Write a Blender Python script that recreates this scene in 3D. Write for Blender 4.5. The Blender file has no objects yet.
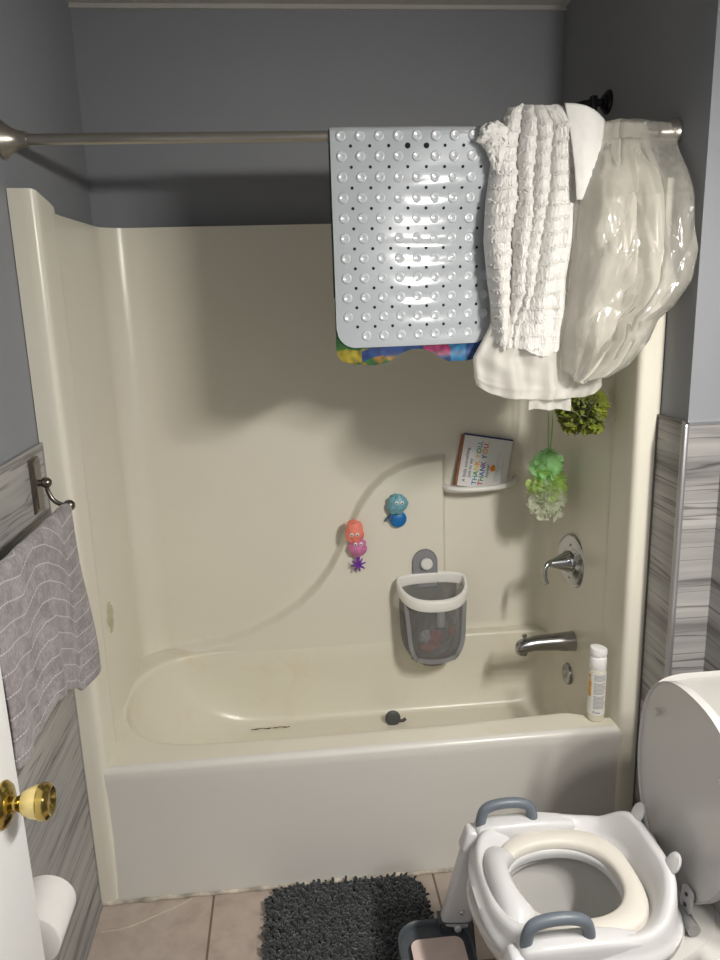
import bpy, bmesh, math, random
from math import pi, sin, cos, sqrt, atan2, exp
from mathutils import Vector, Matrix, noise as mn
random.seed(7)
SC = bpy.context.scene
COL = SC.collection
W = 1.524
D = 0.775

# ------------------------------------------------------------------ materials
def _new(name):
    m = bpy.data.materials.new(name); m.use_nodes = True
    nt = m.node_tree; b = nt.nodes['Principled BSDF']
    return m, nt, b

def lnk(nt, a, b): nt.links.new(a, b)

def coords(nt, scale=(1,1,1), rot=(0,0,0), loc=(0,0,0), kind='Object'):
    tc = nt.nodes.new('ShaderNodeTexCoord'); mp = nt.nodes.new('ShaderNodeMapping')
    mp.inputs['Scale'].default_value = scale; mp.inputs['Rotation'].default_value = rot; mp.inputs['Location'].default_value = loc
    lnk(nt, tc.outputs[kind], mp.inputs['Vector']); return mp.outputs['Vector']

def ramp(nt, fac, stops):
    r = nt.nodes.new('ShaderNodeValToRGB'); e = r.color_ramp.elements
    e[0].position, e[0].color = stops[0][0], (*stops[0][1], 1)
    e[1].position, e[1].color = stops[-1][0], (*stops[-1][1], 1)
    for p, c in stops[1:-1]:
        n = e.new(p); n.color = (*c, 1)
    lnk(nt, fac, r.inputs['Fac']); return r.outputs['Color']

def noise_tex(nt, vec, scale, detail=4, rough=.5, dist=0):
    n = nt.nodes.new('ShaderNodeTexNoise')
    n.inputs['Scale'].default_value = scale; n.inputs['Detail'].default_value = detail
    n.inputs['Roughness'].default_value = rough; n.inputs['Distortion'].default_value = dist
    lnk(nt, vec, n.inputs['Vector']); return n.outputs['Fac']

def bump(nt, b, h, strength=.2, dist=.002):
    bp = nt.nodes.new('ShaderNodeBump'); bp.inputs['Strength'].default_value = strength; bp.inputs['Distance'].default_value = dist
    lnk(nt, h, bp.inputs['Height']); lnk(nt, bp.outputs['Normal'], b.inputs['Normal'])

def mat(name, base, rough=.5, metal=0, var=.06, nscale=8, bmp=0, bscale=60, bdist=.001, spec=None, coat=0, sheen=0, sss=0, trans=0):
    m, nt, b = _new(name)
    v = coords(nt)
    f = noise_tex(nt, v, nscale)
    lo = tuple(c*(1-var) for c in base); hi = tuple(min(1, c*(1+var)) for c in base)
    lnk(nt, ramp(nt, f, [(.3, lo), (.7, hi)]), b.inputs['Base Color'])
    b.inputs['Roughness'].default_value = rough; b.inputs['Metallic'].default_value = metal
    if spec is not None: b.inputs['Specular IOR Level'].default_value = spec
    if coat: b.inputs['Coat Weight'].default_value = coat; b.inputs['Coat Roughness'].default_value = .08
    if sheen: b.inputs['Sheen Weight'].default_value = sheen
    if trans: b.inputs['Transmission Weight'].default_value = trans
    if sss:
        b.inputs['Subsurface Weight'].default_value = sss; b.inputs['Subsurface Radius'].default_value = (.01,.01,.01)
    if bmp: bump(nt, b, noise_tex(nt, v, bscale), bmp, bdist)
    return m

def film_mat(name, base, alpha, rough, var=.1, glossy=.25, nscale=14, wrinkle=0):
    # see-through soft sheet: transparent + translucent + diffuse with a gloss on top
    m, nt, b = _new(name)
    nt.nodes.remove(b)
    out = nt.nodes['Material Output']
    v = coords(nt)
    f = noise_tex(nt, v, nscale)
    colr = ramp(nt, f, [(.3, tuple(c*(1-var) for c in base)), (.7, base)])
    d = nt.nodes.new('ShaderNodeBsdfDiffuse'); t = nt.nodes.new('ShaderNodeBsdfTranslucent')
    lnk(nt, colr, d.inputs['Color']); lnk(nt, colr, t.inputs['Color'])
    m1 = nt.nodes.new('ShaderNodeMixShader'); m1.inputs[0].default_value = .4
    lnk(nt, d.outputs[0], m1.inputs[1]); lnk(nt, t.outputs[0], m1.inputs[2])
    tr = nt.nodes.new('ShaderNodeBsdfTransparent')
    m2 = nt.nodes.new('ShaderNodeMixShader'); m2.inputs[0].default_value = alpha
    lnk(nt, tr.outputs[0], m2.inputs[1]); lnk(nt, m1.outputs[0], m2.inputs[2])
    g = nt.nodes.new('ShaderNodeBsdfGlossy'); g.inputs['Roughness'].default_value = rough
    if wrinkle:
        vo = nt.nodes.new('ShaderNodeTexVoronoi'); vo.inputs['Scale'].default_value = 34; vo.feature = 'DISTANCE_TO_EDGE'
        lnk(nt, coords(nt, scale=(1, 1, .45)), vo.inputs['Vector'])
        bp = nt.nodes.new('ShaderNodeBump'); bp.inputs['Strength'].default_value = wrinkle; bp.inputs['Distance'].default_value = .012
        lnk(nt, vo.outputs['Distance'], bp.inputs['Height']); lnk(nt, bp.outputs['Normal'], g.inputs['Normal']); lnk(nt, bp.outputs['Normal'], d.inputs['Normal'])
    g.inputs['Color'].default_value = (1, 1, 1, 1)
    fr = nt.nodes.new('ShaderNodeFresnel'); fr.inputs['IOR'].default_value = 1.45
    mu = nt.nodes.new('ShaderNodeMath'); mu.operation = 'MULTIPLY_ADD'
    mu.inputs[1].default_value = glossy*3; mu.inputs[2].default_value = glossy*.12; mu.use_clamp = True
    lnk(nt, fr.outputs[0], mu.inputs[0])
    m3 = nt.nodes.new('ShaderNodeMixShader')
    lnk(nt, mu.outputs[0], m3.inputs[0]); lnk(nt, m2.outputs[0], m3.inputs[1]); lnk(nt, g.outputs[0], m3.inputs[2])
    lnk(nt, m3.outputs[0], out.inputs['Surface'])
    return m

def net_mat(name, base, scale, thick=.35, veil=.25):
    m, nt, b = _new(name)
    out = nt.nodes['Material Output']
    b.inputs['Base Color'].default_value = (*base, 1); b.inputs['Roughness'].default_value = .8
    tc = nt.nodes.new('ShaderNodeTexCoord')
    facs = []
    for rz in (pi/4, -pi/4):
        mp = nt.nodes.new('ShaderNodeMapping'); mp.inputs['Rotation'].default_value = (0, rz, 0)
        lnk(nt, tc.outputs['Object'], mp.inputs['Vector'])
        wv = nt.nodes.new('ShaderNodeTexWave'); wv.inputs['Scale'].default_value = scale; wv.bands_direction = 'X'
        lnk(nt, mp.outputs['Vector'], wv.inputs['Vector'])
        gt = nt.nodes.new('ShaderNodeMath'); gt.operation = 'LESS_THAN'; gt.inputs[1].default_value = thick
        lnk(nt, wv.outputs['Fac'], gt.inputs[0]); facs.append(gt.outputs[0])
    mx = nt.nodes.new('ShaderNodeMath'); mx.operation = 'MAXIMUM'
    lnk(nt, facs[0], mx.inputs[0]); lnk(nt, facs[1], mx.inputs[1])
    ad = nt.nodes.new('ShaderNodeMath'); ad.operation = 'MAXIMUM'; ad.inputs[1].default_value = veil
    lnk(nt, mx.outputs[0], ad.inputs[0])
    lnk(nt, ad.outputs[0], b.inputs['Alpha'])
    return m

def attr_mat(name, attr='Col', rough=.5, spec=None, coat=0):
    m, nt, b = _new(name)
    a = nt.nodes.new('ShaderNodeAttribute'); a.attribute_name = attr
    lnk(nt, a.outputs['Color'], b.inputs['Base Color']); b.inputs['Roughness'].default_value = rough
    if spec is not None: b.inputs['Specular IOR Level'].default_value = spec
    if coat: b.inputs['Coat Weight'].default_value = coat
    return m

def vein_tile(name, stretch, off=0):
    # grey stone with long dark veins; stretch = mapping scale per axis
    m, nt, b = _new(name)
    v = coords(nt, scale=stretch, loc=(off, off*1.7, off*.6))
    n1 = noise_tex(nt, v, 1.0, 6, .55, .35)
    v2 = coords(nt, scale=tuple(s*2.3 for s in stretch), loc=(off+3, 1, 2))
    n2 = noise_tex(nt, v2, 1.0, 5, .6, .3)
    c1 = ramp(nt, n1, [(.25, (.12,.115,.112)), (.38, (.22,.213,.21)), (.45, (.34,.332,.325)), (.60, (.41,.402,.395)), (.8, (.52,.51,.50))])
    c2 = ramp(nt, n2, [(.30, (.42,.42,.43)), (.41, (.85,.85,.85)), (.60, (1,1,1)), (.8, (1.0,1.0,1.0))])
    # thin dark vein lines
    v3 = coords(nt, scale=tuple(s*1.25 for s in stretch), loc=(off+7, 4, off))
    n3 = noise_tex(nt, v3, 1.0, 3, .5, .4)
    sb = nt.nodes.new('ShaderNodeMath'); sb.operation = 'SUBTRACT'; sb.inputs[1].default_value = .5; lnk(nt, n3, sb.inputs[0])
    ab = nt.nodes.new('ShaderNodeMath'); ab.operation = 'ABSOLUTE'; lnk(nt, sb.outputs[0], ab.inputs[0])
    c3 = ramp(nt, ab.outputs[0], [(0, (.38,.37,.37)), (.006, (.52,.51,.51)), (.022, (1,1,1)), (1, (1,1,1))])
    mx = nt.nodes.new('ShaderNodeMix'); mx.data_type = 'RGBA'; mx.blend_type = 'MULTIPLY'; mx.inputs[0].default_value = 1
    lnk(nt, c1, mx.inputs[6]); lnk(nt, c2, mx.inputs[7])
    mx2 = nt.nodes.new('ShaderNodeMix'); mx2.data_type = 'RGBA'; mx2.blend_type = 'MULTIPLY'; mx2.inputs[0].default_value = 1
    lnk(nt, mx.outputs[2], mx2.inputs[6]); lnk(nt, c3, mx2.inputs[7])
    lnk(nt, mx2.outputs[2], b.inputs['Base Color'])
    b.inputs['Roughness'].default_value = .38
    return m

def floor_tile(name):
    m, nt, b = _new(name)
    v = coords(nt, loc=(-.3145, 0.0, 0))
    br = nt.nodes.new('ShaderNodeTexBrick')
    br.offset = 0; br.squash = 1
    br.inputs['Scale'].default_value = 1; br.inputs['Mortar Size'].default_value = .0035; br.inputs['Mortar Smooth'].default_value = .2
    br.inputs['Brick Width'].default_value = .3075; br.inputs['Row Height'].default_value = .3075
    lnk(nt, v, br.inputs['Vector'])
    v2 = coords(nt)
    n = noise_tex(nt, v2, 14, 6, .6, .3)
    c = ramp(nt, n, [(.25, (.36,.295,.25)), (.5, (.45,.375,.325)), (.75, (.52,.45,.395))])
    lnk(nt, c, br.inputs['Color1']); lnk(nt, c, br.inputs['Color2'])
    br.inputs['Mortar'].default_value = (.16, .12, .095, 1)
    lnk(nt, br.outputs['Color'], b.inputs['Base Color'])
    b.inputs['Roughness'].default_value = .5
    bump(nt, b, br.outputs['Fac'], -.4, .002)
    return m

def tub_mat(name, base, stain=True):
    m, nt, b = _new(name)
    v = coords(nt)
    n = noise_tex(nt, v, 3, 4, .5)
    c = ramp(nt, n, [(.3, tuple(x*.965 for x in base)), (.7, base)])
    if stain:
        n2 = noise_tex(nt, coords(nt, loc=(4, 2, 1)), 6.5, 6, .65, .6)
        s = ramp(nt, n2, [(.55, (1,1,1)), (.75, (.97,.93,.84))])
        mx = nt.nodes.new('ShaderNodeMix'); mx.data_type = 'RGBA'; mx.blend_type = 'MULTIPLY'; mx.inputs[0].default_value = 1
        lnk(nt, c, mx.inputs[6]); lnk(nt, s, mx.inputs[7]); c = mx.outputs[2]
    lnk(nt, c, b.inputs['Base Color'])
    b.inputs['Roughness'].default_value = .27; b.inputs['Specular IOR Level'].default_value = .42
    return m

M = {}
M['paint'] = mat('wall_paint', (.245,.255,.278), .65, var=.03, nscale=3, bmp=.15, bscale=90)
M['ceil'] = mat('ceiling_paint', (.48,.47,.44), .8, var=.03)
M['tub'] = tub_mat('cream_fibreglass', (.78,.748,.648), False)
M['basin'] = tub_mat('cream_basin', (.785,.75,.64), True)
M['apron'] = tub_mat('cream_apron_light_tint', (.72,.70,.66), False)  # same fibreglass as the tub; the front's greyer light is put into the colour
M['caulk'] = mat('old_caulk', (.52,.47,.40), .8, var=.45, nscale=24, bmp=.6, bscale=120, bdist=.004)
M['tileL'] = vein_tile('left_wall_tile', (3, .9, 19))
M['tileR'] = vein_tile('right_wall_tile', (.55, .55, 17), 5)
M['tilestrip'] = mat('tile_edge_metal', (.42,.42,.44), .35, .7, var=.08)
M['darkstrip'] = mat('tile_edge_dark', (.12,.115,.11), .5, .2, var=.1)
M['floor'] = floor_tile('floor_tile_beige')
M['nickel'] = mat('satin_nickel', (.40,.375,.335), .32, .9, var=.05)
M['dark_nickel'] = mat('dark_nickel', (.22,.20,.18), .3, .95, var=.1)
M['black_metal'] = mat('oil_black_metal', (.03,.03,.035), .25, .8, var=.1)
M['chrome'] = mat('chrome', (.50,.51,.53), .12, 1, var=.03)
M['brushed'] = mat('brushed_chrome', (.38,.38,.39), .24, 1, var=.06)
M['brass'] = mat('polished_brass', (.50,.37,.11), .16, 1, var=.06)
M['ivory'] = mat('ivory_enamel', (.82,.66,.27), .22, .15, var=.03)
M['white_paint'] = mat('door_white_paint', (.86,.87,.88), .42, var=.02, bmp=.05)
M['matwhite'] = mat('white_vinyl', (.415,.445,.475), .11, var=.02, spec=.85)
M['cup'] = mat('clear_vinyl_cup', (.52,.55,.58), .12, var=.02, spec=.7, coat=.4)
M['hole'] = mat('mat_hole_shade', (.006,.006,.007), .9)
M['curtain'] = mat('white_cotton', (.735,.725,.70), .9, var=.03, nscale=40, bmp=.35, bscale=260, bdist=.0012, sheen=.2)
M['hem'] = mat('white_cotton_hem', (.76,.75,.725), .85, var=.03, nscale=40, bmp=.2, bscale=300)
M['liner'] = film_mat('clear_liner_film', (.88,.86,.80), .34, .17, glossy=.26, wrinkle=.55)
M['liner_inner'] = film_mat('clear_liner_inner_film', (.84,.81,.73), .82, .3, glossy=.06)
M['lining'] = film_mat('sheer_white_lining', (.95,.93,.88), .84, .5, glossy=.05)
M['tub_grip'] = mat('basket_white', (.80,.79,.75), .35, var=.02)
M['grey_plastic'] = mat('basket_grey', (.26,.265,.285), .5, var=.04)
M['net'] = net_mat('grey_net', (.20,.20,.205), 95, .32, .16)
M['net_trim'] = mat('grey_binding', (.25,.25,.255), .8, var=.08, nscale=60)
M['pouf_olive'] = mat('olive_mesh', (.18,.215,.010), .75, var=.35, nscale=30, sheen=.2)
M['pouf_green'] = film_mat('bright_green_mesh', (.60,.97,.50), .66, .5, glossy=.02)
M['pouf_lime'] = film_mat('lime_mesh', (.62,.84,.26), .60, .5, glossy=.02)
M['pouf_white'] = film_mat('white_mesh', (.86,.90,.74), .62, .5, glossy=.02)
M['green_cord'] = mat('green_cord', (.36,.55,.20), .8)
M['orange_toy'] = mat('coral_rubber', (.88,.25,.19), .4, var=.12, nscale=30, sss=.1)
M['purple_toy'] = mat('mauve_rubber', (.62,.20,.40), .4, var=.12, nscale=30, sss=.1)
M['violet'] = mat('violet_rubber', (.17,.03,.36), .4)
M['teal_toy'] = mat('teal_rubber', (.16,.37,.45), .4, var=.1, nscale=40)
M['blue'] = mat('blue_rubber', (.01,.16,.46), .35)
M['navy'] = mat('navy_rubber', (.03,.09,.20), .4)
M['eye_w'] = mat('eye_white', (.9,.9,.9), .3)
M['black'] = mat('black_dot', (.01,.01,.01), .4)
M['book_cover'] = mat('book_white_board', (.74,.74,.74), .3, var=.02)
M['book_page'] = mat('book_brown_edge', (.30,.11,.05), .6, var=.2, nscale=50)
M['book_navy'] = mat('book_navy_edge', (.02,.03,.16), .5)
for n_, c_ in dict(red=(.62,.05,.04), orange=(.80,.30,.02), yellow=(.75,.55,.03), green=(.03,.30,.08), blue=(.04,.16,.50), navy=(.03,.05,.25), purple=(.25,.05,.32), teal=(.02,.30,.33), grey=(.22,.22,.24)).items():
    M['ink_'+n_] = mat('ink_'+n_, c_, .5)
M['cap_white'] = mat('bottle_cap_white', (.86,.86,.86), .35, var=.01)
M['bottle'] = mat('bottle_cloudy', (.72,.68,.56), .18, var=.02, spec=.6)
M['label_white'] = mat('bottle_label', (.80,.79,.76), .4, var=.02)
M['label_orange'] = mat('bottle_orange', (.72,.38,.08), .4, var=.2, nscale=60)
M['label_text'] = mat('bottle_print', (.36,.36,.38), .5)
M['potty'] = mat('white_plastic', (.64,.64,.65), .30, var=.015)
M['pad'] = mat('cream_pad', (.68,.645,.59), .48, var=.015)
M['handle'] = mat('slate_plastic', (.13,.155,.185), .42, var=.05)
M['step'] = mat('slate_step', (.065,.075,.088), .45, var=.06)
M['step_pad'] = mat('pinkish_step_pad', (.60,.49,.45), .7, var=.06, nscale=30)
M['porcelain'] = mat('porcelain', (.60,.59,.57), .12, var=.01, spec=.6)
M['lid'] = mat('lid_plastic', (.60,.59,.585), .22, var=.01)
M['steel'] = mat('screw_steel', (.55,.55,.56), .3, .8)
M['paper'] = mat('tissue_paper', (.86,.84,.83), .95, var=.02, nscale=30, bmp=.2, bscale=150)
M['rug'] = mat('charcoal_chenille', (.028,.033,.037), .95, var=.45, nscale=60, sheen=.4)
M['rug_base'] = mat('rug_backing', (.010,.012,.013), .95)
M['sticker'] = film_mat('peeled_sticker', (.80,.74,.50), .42, .3, glossy=.1, nscale=60)
M['dirt'] = mat('dark_grime', (.13,.085,.03), .9, var=.4, nscale=60)
M['crackline'] = mat('caulk_crack_line', (.66,.60,.52), .8, var=.15, nscale=50)
M['stopper'] = mat('grey_rubber', (.07,.07,.072), .5, var=.1)

# ------------------------------------------------------------------ mesh helpers
def mesh_obj(name, verts, faces, m, parent=None, smooth=35, mats=None, fmat=None, uv=None, cols=None):
    """verts in world coordinates; stored relative to the parent's location"""
    off = Vector(parent['_o']) if parent is not None and '_o' in parent else Vector((0,0,0))
    me = bpy.data.meshes.new(name)
    me.from_pydata([tuple(Vector(v)-off) for v in verts], [], faces)
    bm = bmesh.new(); bm.from_mesh(me)
    bmesh.ops.recalc_face_normals(bm, faces=bm.faces)
    bm.to_mesh(me); bm.free()
    for mm in (mats or [m]): me.materials.append(mm)
    if fmat is not None:
        for p_, i in zip(me.polygons, fmat): p_.material_index = i
    if uv is not None:
        l = me.uv_layers.new(name='UVMap')
        for lp in me.loops: l.data[lp.index].uv = uv[lp.vertex_index]
    if cols is not None:
        a = me.color_attributes.new('Col', 'FLOAT_COLOR', 'POINT')
        for i, c in enumerate(cols): a.data[i].color = (*c, 1)
    if smooth:
        for p_ in me.polygons: p_.use_smooth = True
        me.set_sharp_from_angle(angle=math.radians(smooth))
    o = bpy.data.objects.new(name, me); COL.objects.link(o)
    if parent is not None: o.parent = parent
    o['_o'] = tuple(off)
    return o

def thing(name, label, cat, loc, group=None):
    o = bpy.data.objects.new(name, None); COL.objects.link(o)
    o.empty_display_size = .05
    o.location = loc; o['_o'] = tuple(loc); o['label'] = label; o['category'] = cat
    if group: o['group'] = group
    return o

def tag(o, label, cat, group=None):
    o['label'] = label; o['category'] = cat
    if group: o['group'] = group
    return o

def struct(o):
    o['kind'] = 'structure'; return o

class G:
    """collects geometry for ONE mesh"""
    def __init__(s): s.v = []; s.f = []; s.m = []
    def add(s, vf, mi=0):
        n = len(s.v); s.v += [Vector(p) for p in vf[0]]; s.f += [tuple(i+n for i in f) for f in vf[1]]; s.m += [mi]*len(vf[1]); return s
    def obj(s, name, m, parent=None, smooth=35, mats=None):
        return mesh_obj(name, s.v, s.f, m, parent, smooth, mats, s.m if mats else None)

def grid_faces(nu, nv, closed_u=False, base=0):
    f = []
    for j in range(nv-1):
        for i in range(nu if closed_u else nu-1):
            a = base+j*nu+i; b = base+j*nu+(i+1) % nu
            f.append((a, b, b+nu, a+nu))
    return f

def loft(rings, cap0=True, cap1=True, closed=True):
    n = len(rings[0]); v = [p for r in rings for p in r]
    f = grid_faces(n, len(rings), closed)
    if cap0: f.append(tuple(range(n))[::-1])
    if cap1: f.append(tuple(range(n*(len(rings)-1), n*len(rings))))
    return v, f

def frame(d):
    d = Vector(d).normalized()
    a = Vector((0,0,1)) if abs(d.z) < .9 else Vector((1,0,0))
    u = d.cross(a).normalized(); w = d.cross(u).normalized()
    return d, u, w

def lathe(prof, origin, axis, n=32, cap=True):
    d, u, w = frame(axis); o = Vector(origin); rings = []
    for r, h in prof:
        rings.append([o + d*h + (u*cos(2*pi*k/n) + w*sin(2*pi*k/n))*r for k in range(n)])
    return loft(rings, cap, cap)

def tube(pts, rad, n=12, cap=True, flat=1.0, up=None):
    pts = [Vector(p) for p in pts]; rings = []
    rads = rad if isinstance(rad, (list, tuple)) else [rad]*len(pts)
    prev = None
    for i, p in enumerate(pts):
        t = (pts[min(i+1, len(pts)-1)] - pts[max(i-1, 0)]).normalized()
        if prev is None:
            a = Vector(up) if up else (Vector((0,0,1)) if abs(t.z) < .9 else Vector((1,0,0)))
            u = (a - t*a.dot(t)).normalized()
        else: u = (prev - t*prev.dot(t)).normalized()
        prev = u; w = t.cross(u)
        rings.append([p + (u*cos(2*pi*k/n)*flat + w*sin(2*pi*k/n))*rads[i] for k in range(n)])
    return loft(rings, cap, cap)

def smooth_pts(pts, n=8):
    """Catmull-Rom"""
    P = [Vector(p) for p in pts]; P = [P[0]*2-P[1]] + P + [P[-1]*2-P[-2]]; out = []
    for i in range(1, len(P)-2):
        for k in range(n):
            t = k/n; a, b, c, d = P[i-1], P[i], P[i+1], P[i+2]
            out.append(.5*((2*b) + (c-a)*t + (2*a-5*b+4*c-d)*t*t + (3*b-a-3*c+d)*t**3))
    out.append(P[-2]); return out

def box(x0, x1, y0, y1, z0, z1, bev=0, seg=2):
    bm = bmesh.new()
    r = bmesh.ops.create_cube(bm, size=1)
    for v in bm.verts:
        v.co = Vector(((x0+x1)/2 + v.co.x*(x1-x0), (y0+y1)/2 + v.co.y*(y1-y0), (z0+z1)/2 + v.co.z*(z1-z0)))
    if bev: bmesh.ops.bevel(bm, geom=bm.edges[:], offset=bev, segments=seg, affect='EDGES', profile=.5)
    v = [p.co.copy() for p in bm.verts]; f = [tuple(q.index for q in p.verts) for p in bm.faces]
    bm.verts.index_update(); f = [tuple(q.index for q in p.verts) for p in bm.faces]
    bm.free(); return v, f

def xform(vf, mtx): return [mtx @ Vector(p) for p in vf[0]], vf[1]

def sphere(c, r, nu=20, nv=12, sx=1, sy=1, sz=1):
    rings = []
    for j in range(1, nv):
        a = pi*j/nv - pi/2
        rings.append([Vector(c)+Vector((cos(a)*cos(2*pi*k/nu)*r*sx, cos(a)*sin(2*pi*k/nu)*r*sy, sin(a)*r*sz)) for k in range(nu)])
    return loft(rings)

def prism(poly, fn, h, bev=0):
    """poly: 2D pts; fn(a,b,c) -> 3D; thickness h along c with small rounded edges"""
    n = len(poly)
    cx = sum(p[0] for p in poly)/n; cy = sum(p[1] for p in poly)/n
    def ins(d):
        out = []
        for i in range(n):
            p0, p1, p2 = Vector(poly[i-1]), Vector(poly[i]), Vector(poly[(i+1) % n])
            e1 = (p1-p0); e2 = (p2-p1)
            if e1.length < 1e-9: e1 = e2
            if e2.length < 1e-9: e2 = e1
            nn = (Vector((-e1.y, e1.x)).normalized() + Vector((-e2.y, e2.x)).normalized())
            nn = nn.normalized() if nn.length > 1e-6 else Vector((0, 0))
            if nn.dot(Vector((cx, cy)) - p1) < 0: nn = -nn
            out.append(p1 + nn*d)
        return out
    R = []
    if bev:
        for t in (0, .35, .7, 1): R.append([fn(p.x, p.y, bev*(1-sin(t*pi/2))) for p in ins(bev*(1-sin(t*pi/2))*(1) if t < 1 else 0)])
        R = []
        for k in range(4):
            a = k/3*pi/2; R.append([fn(p.x, p.y, bev*(1-sin(a))) for p in ins(bev*(1-cos(pi/2-a)) if False else bev*(1-sin(a)) )])
        # quarter-round: inset = bev*(1-cos), height = bev*(1-sin)
        R = []
        for k in range(4):
            a = k/3*pi/2; R.append([fn(p.x, p.y, bev*(1-sin(a))) for p in ins(bev*(1-cos(pi/2-a+0) ) if False else bev*(1-sin(a))**1.0*0 + bev*(1-sqrt(max(0,1-(1-sin(a))**2))) )])
        R = []
        for k in range(4):
            a = k/3*pi/2; R.append([fn(p.x, p.y, bev*(1-sin(a))) for p in ins(bev*(1-cos(pi/2-a)) if k == 99 else bev*(1-cos(a-pi/2)) if k == 98 else bev*(cos(a)**2)*.6)])
        for k in range(4):
            a = (3-k)/3*pi/2; R.append([fn(p.x, p.y, h-bev*(1-sin(a))) for p in ins(bev*(cos(a)**2)*.6)])
    else:
        R = [[fn(p[0], p[1], 0) for p in poly], [fn(p[0], p[1], h) for p in poly]]
    return loft(R)

def sstep(a, b, x):
    t = max(0, min(1, (x-a)/(b-a))); return t*t*(3-2*t)

def interp(tab, x):
    if x <= tab[0][0]: return tab[0][1]
    for (a, fa), (b, fb) in zip(tab, tab[1:]):
        if x <= b: return fa + (fb-fa)*(x-a)/(b-a)
    return tab[-1][1]

def disc(c, axis, r, h, n=24, bev=.3):
    b = h*bev
    return lathe([(r-b, 0), (r, b), (r, h-b), (r-b, h)], c, axis, n)

def text_mesh(body, size):
    cu = bpy.data.curves.new('t', 'FONT'); cu.body = body; cu.size = size; cu.extrude = .0002; cu.resolution_u = 3; cu.offset = size*.022
    cu.align_x = 'LEFT'
    o = bpy.data.objects.new('t', cu); COL.objects.link(o)
    bpy.context.view_layer.update()
    me = bpy.data.meshes.new_from_object(o.evaluated_get(bpy.context.evaluated_depsgraph_get()))
    v = [x.co.copy() for x in me.vertices]; f = [tuple(p.vertices) for p in me.polygons]
    bpy.data.objects.remove(o); bpy.data.curves.remove(cu); bpy.data.meshes.remove(me)
    return v, f

# ------------------------------------------------------------------ camera
Rr = Vector((0.9947584, -0.09801218, -0.02914323)); Uu = Vector((0.05095297, 0.22802595, 0.97232091)); Ff = Vector((0.08865388, 0.96870934, -0.23182474))
cam = bpy.data.cameras.new('camera'); co = bpy.data.objects.new('camera', cam); COL.objects.link(co)
mw = Matrix.Identity(4)
for i in range(3):
    mw[i][0] = Rr[i]; mw[i][1] = Uu[i]; mw[i][2] = -Ff[i]
mw[0][3], mw[1][3], mw[2][3] = .5905, -1.8102, 1.5936
co.matrix_world = mw
cam.sensor_fit = 'VERTICAL'; cam.sensor_height = 24; cam.lens = 24*754.045/960
cam.clip_start = .01
SC.camera = co

# ------------------------------------------------------------------ room
HC = 2.476; YF = -1.60; XR = 1.617; TZ = 1.285
def sbox(name, b, m, bev=0): return struct(G().add(box(*b, bev)).obj(name, m))
sbox('floor', (-.1, XR+.1, -2.6, D+.1, -.08, 0), M['floor'])
sbox('ceiling', (-.1, XR+.1, -2.6, D+.1, HC, HC+.08), M['ceil'])
sbox('wall_left', (-.1, 0, -2.6, D, 0, HC), M['paint'])
sbox('wall_back', (-.1, XR+.1, D, D+.1, 0, HC), M['paint'])
sbox('wall_alcove', (W, XR, -.133, D, 0, HC), M['paint'])
sbox('wall_right', (XR, XR+.1, -2.6, D, 0, HC), M['paint'])
# front wall with the doorway the photographer stands in
g = G(); g.add(box(0, .10, YF-.1, YF, 0, HC)); g.add(box(.98, XR, YF-.1, YF, 0, HC)); g.add(box(.10, .98, YF-.1, YF, 2.06, HC))
struct(g.obj('wall_front', M['paint']))
# tile wainscot
sbox('wainscot_left', (0, .009, YF, -.006, .0, TZ), M['tileL'])
sbox('wainscot_alcove', (W-.008, W, -.133, -.006, 0, TZ), M['tileR'])
sbox('wainscot_stub', (W-.008, XR, -.141, -.133, 0, TZ), M['tileR'])
sbox('wainscot_right', (XR-.008, XR, YF, -.141, 0, TZ), M['tileR'])
sbox('trim_1', (0, .0105, YF, -.002, TZ, TZ+.006), M['tilestrip'])
sbox('trim_2', (.0, .0105, -.006, -.001, 0, TZ), M['tilestrip'])
sbox('trim_3', (W-.013, W-.0005, -.146, -.126, 0, TZ+.004), M['tilestrip'], .005)
sbox('trim_4', (W-.010, W, -.126, -.003, TZ, TZ+.007), M['darkstrip'])
sbox('trim_5', (W-.002, XR, -.143, -.133, TZ, TZ+.006), M['tilestrip'])
sbox('trim_6', (W-.010, W-.002, -.0065, -.0005, 0, TZ), M['darkstrip'])
# thin base strip along the left wall
sbox('baseboard_left', (.009, .015, YF, -.008, 0, .022), M['tilestrip'], .003)
# thin ceiling moulding along the back
sbox('trim_7', (0, W, D-.012, D, HC-.012, HC), M['ceil'])

# ------------------------------------------------------------------ tub and surround
tub = thing('tub_shower_unit', 'cream one-piece fibreglass bathtub with moulded shower walls in the alcove', 'bathtub', (W/2, 0, 0))
# plan path of the inner surface, left front -> back -> right front
YB = .712; RC = .085
half = [(0.002, .0), (.030, .0), (.048, .0), (.055, .003), (.0595, .010), (.061, .02)]
half += [(.061, y) for y in (.05, .08, .11, .13)]
half += [(.0605, .14), (.057, .15), (.051, .16), (.046, .17), (.0435, .18), (.043, .20)]
half += [(.043, .205+.03*i) for i in range(14)]
x0, yc = .043, YB-RC
half += [(x0+RC*(1-cos(a)), yc+RC*sin(a)) for a in [pi/2*k/12 for k in range(1, 13)]]
xs0 = half[-1][0]
NB = 300
path = half + [(xs0+(W-2*xs0)*k/NB, YB) for k in range(1, NB)] + [(W-x, y) for x, y in half[::-1]]
# outline of the raised lower panel on the back wall
OUT = [(.0,.425),(.071,.426),(.237,.430),(.33,.443),(.413,.468),(.51,.513),(.594,.565),(.655,.625),(.704,.690),(.745,.765),(.779,.841),(.812,.908),(.851,.962),(.90,1.008),(.956,1.037),(1.02,1.055),(1.112,1.064)]
def outz(x): return interp(OUT, x)
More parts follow.
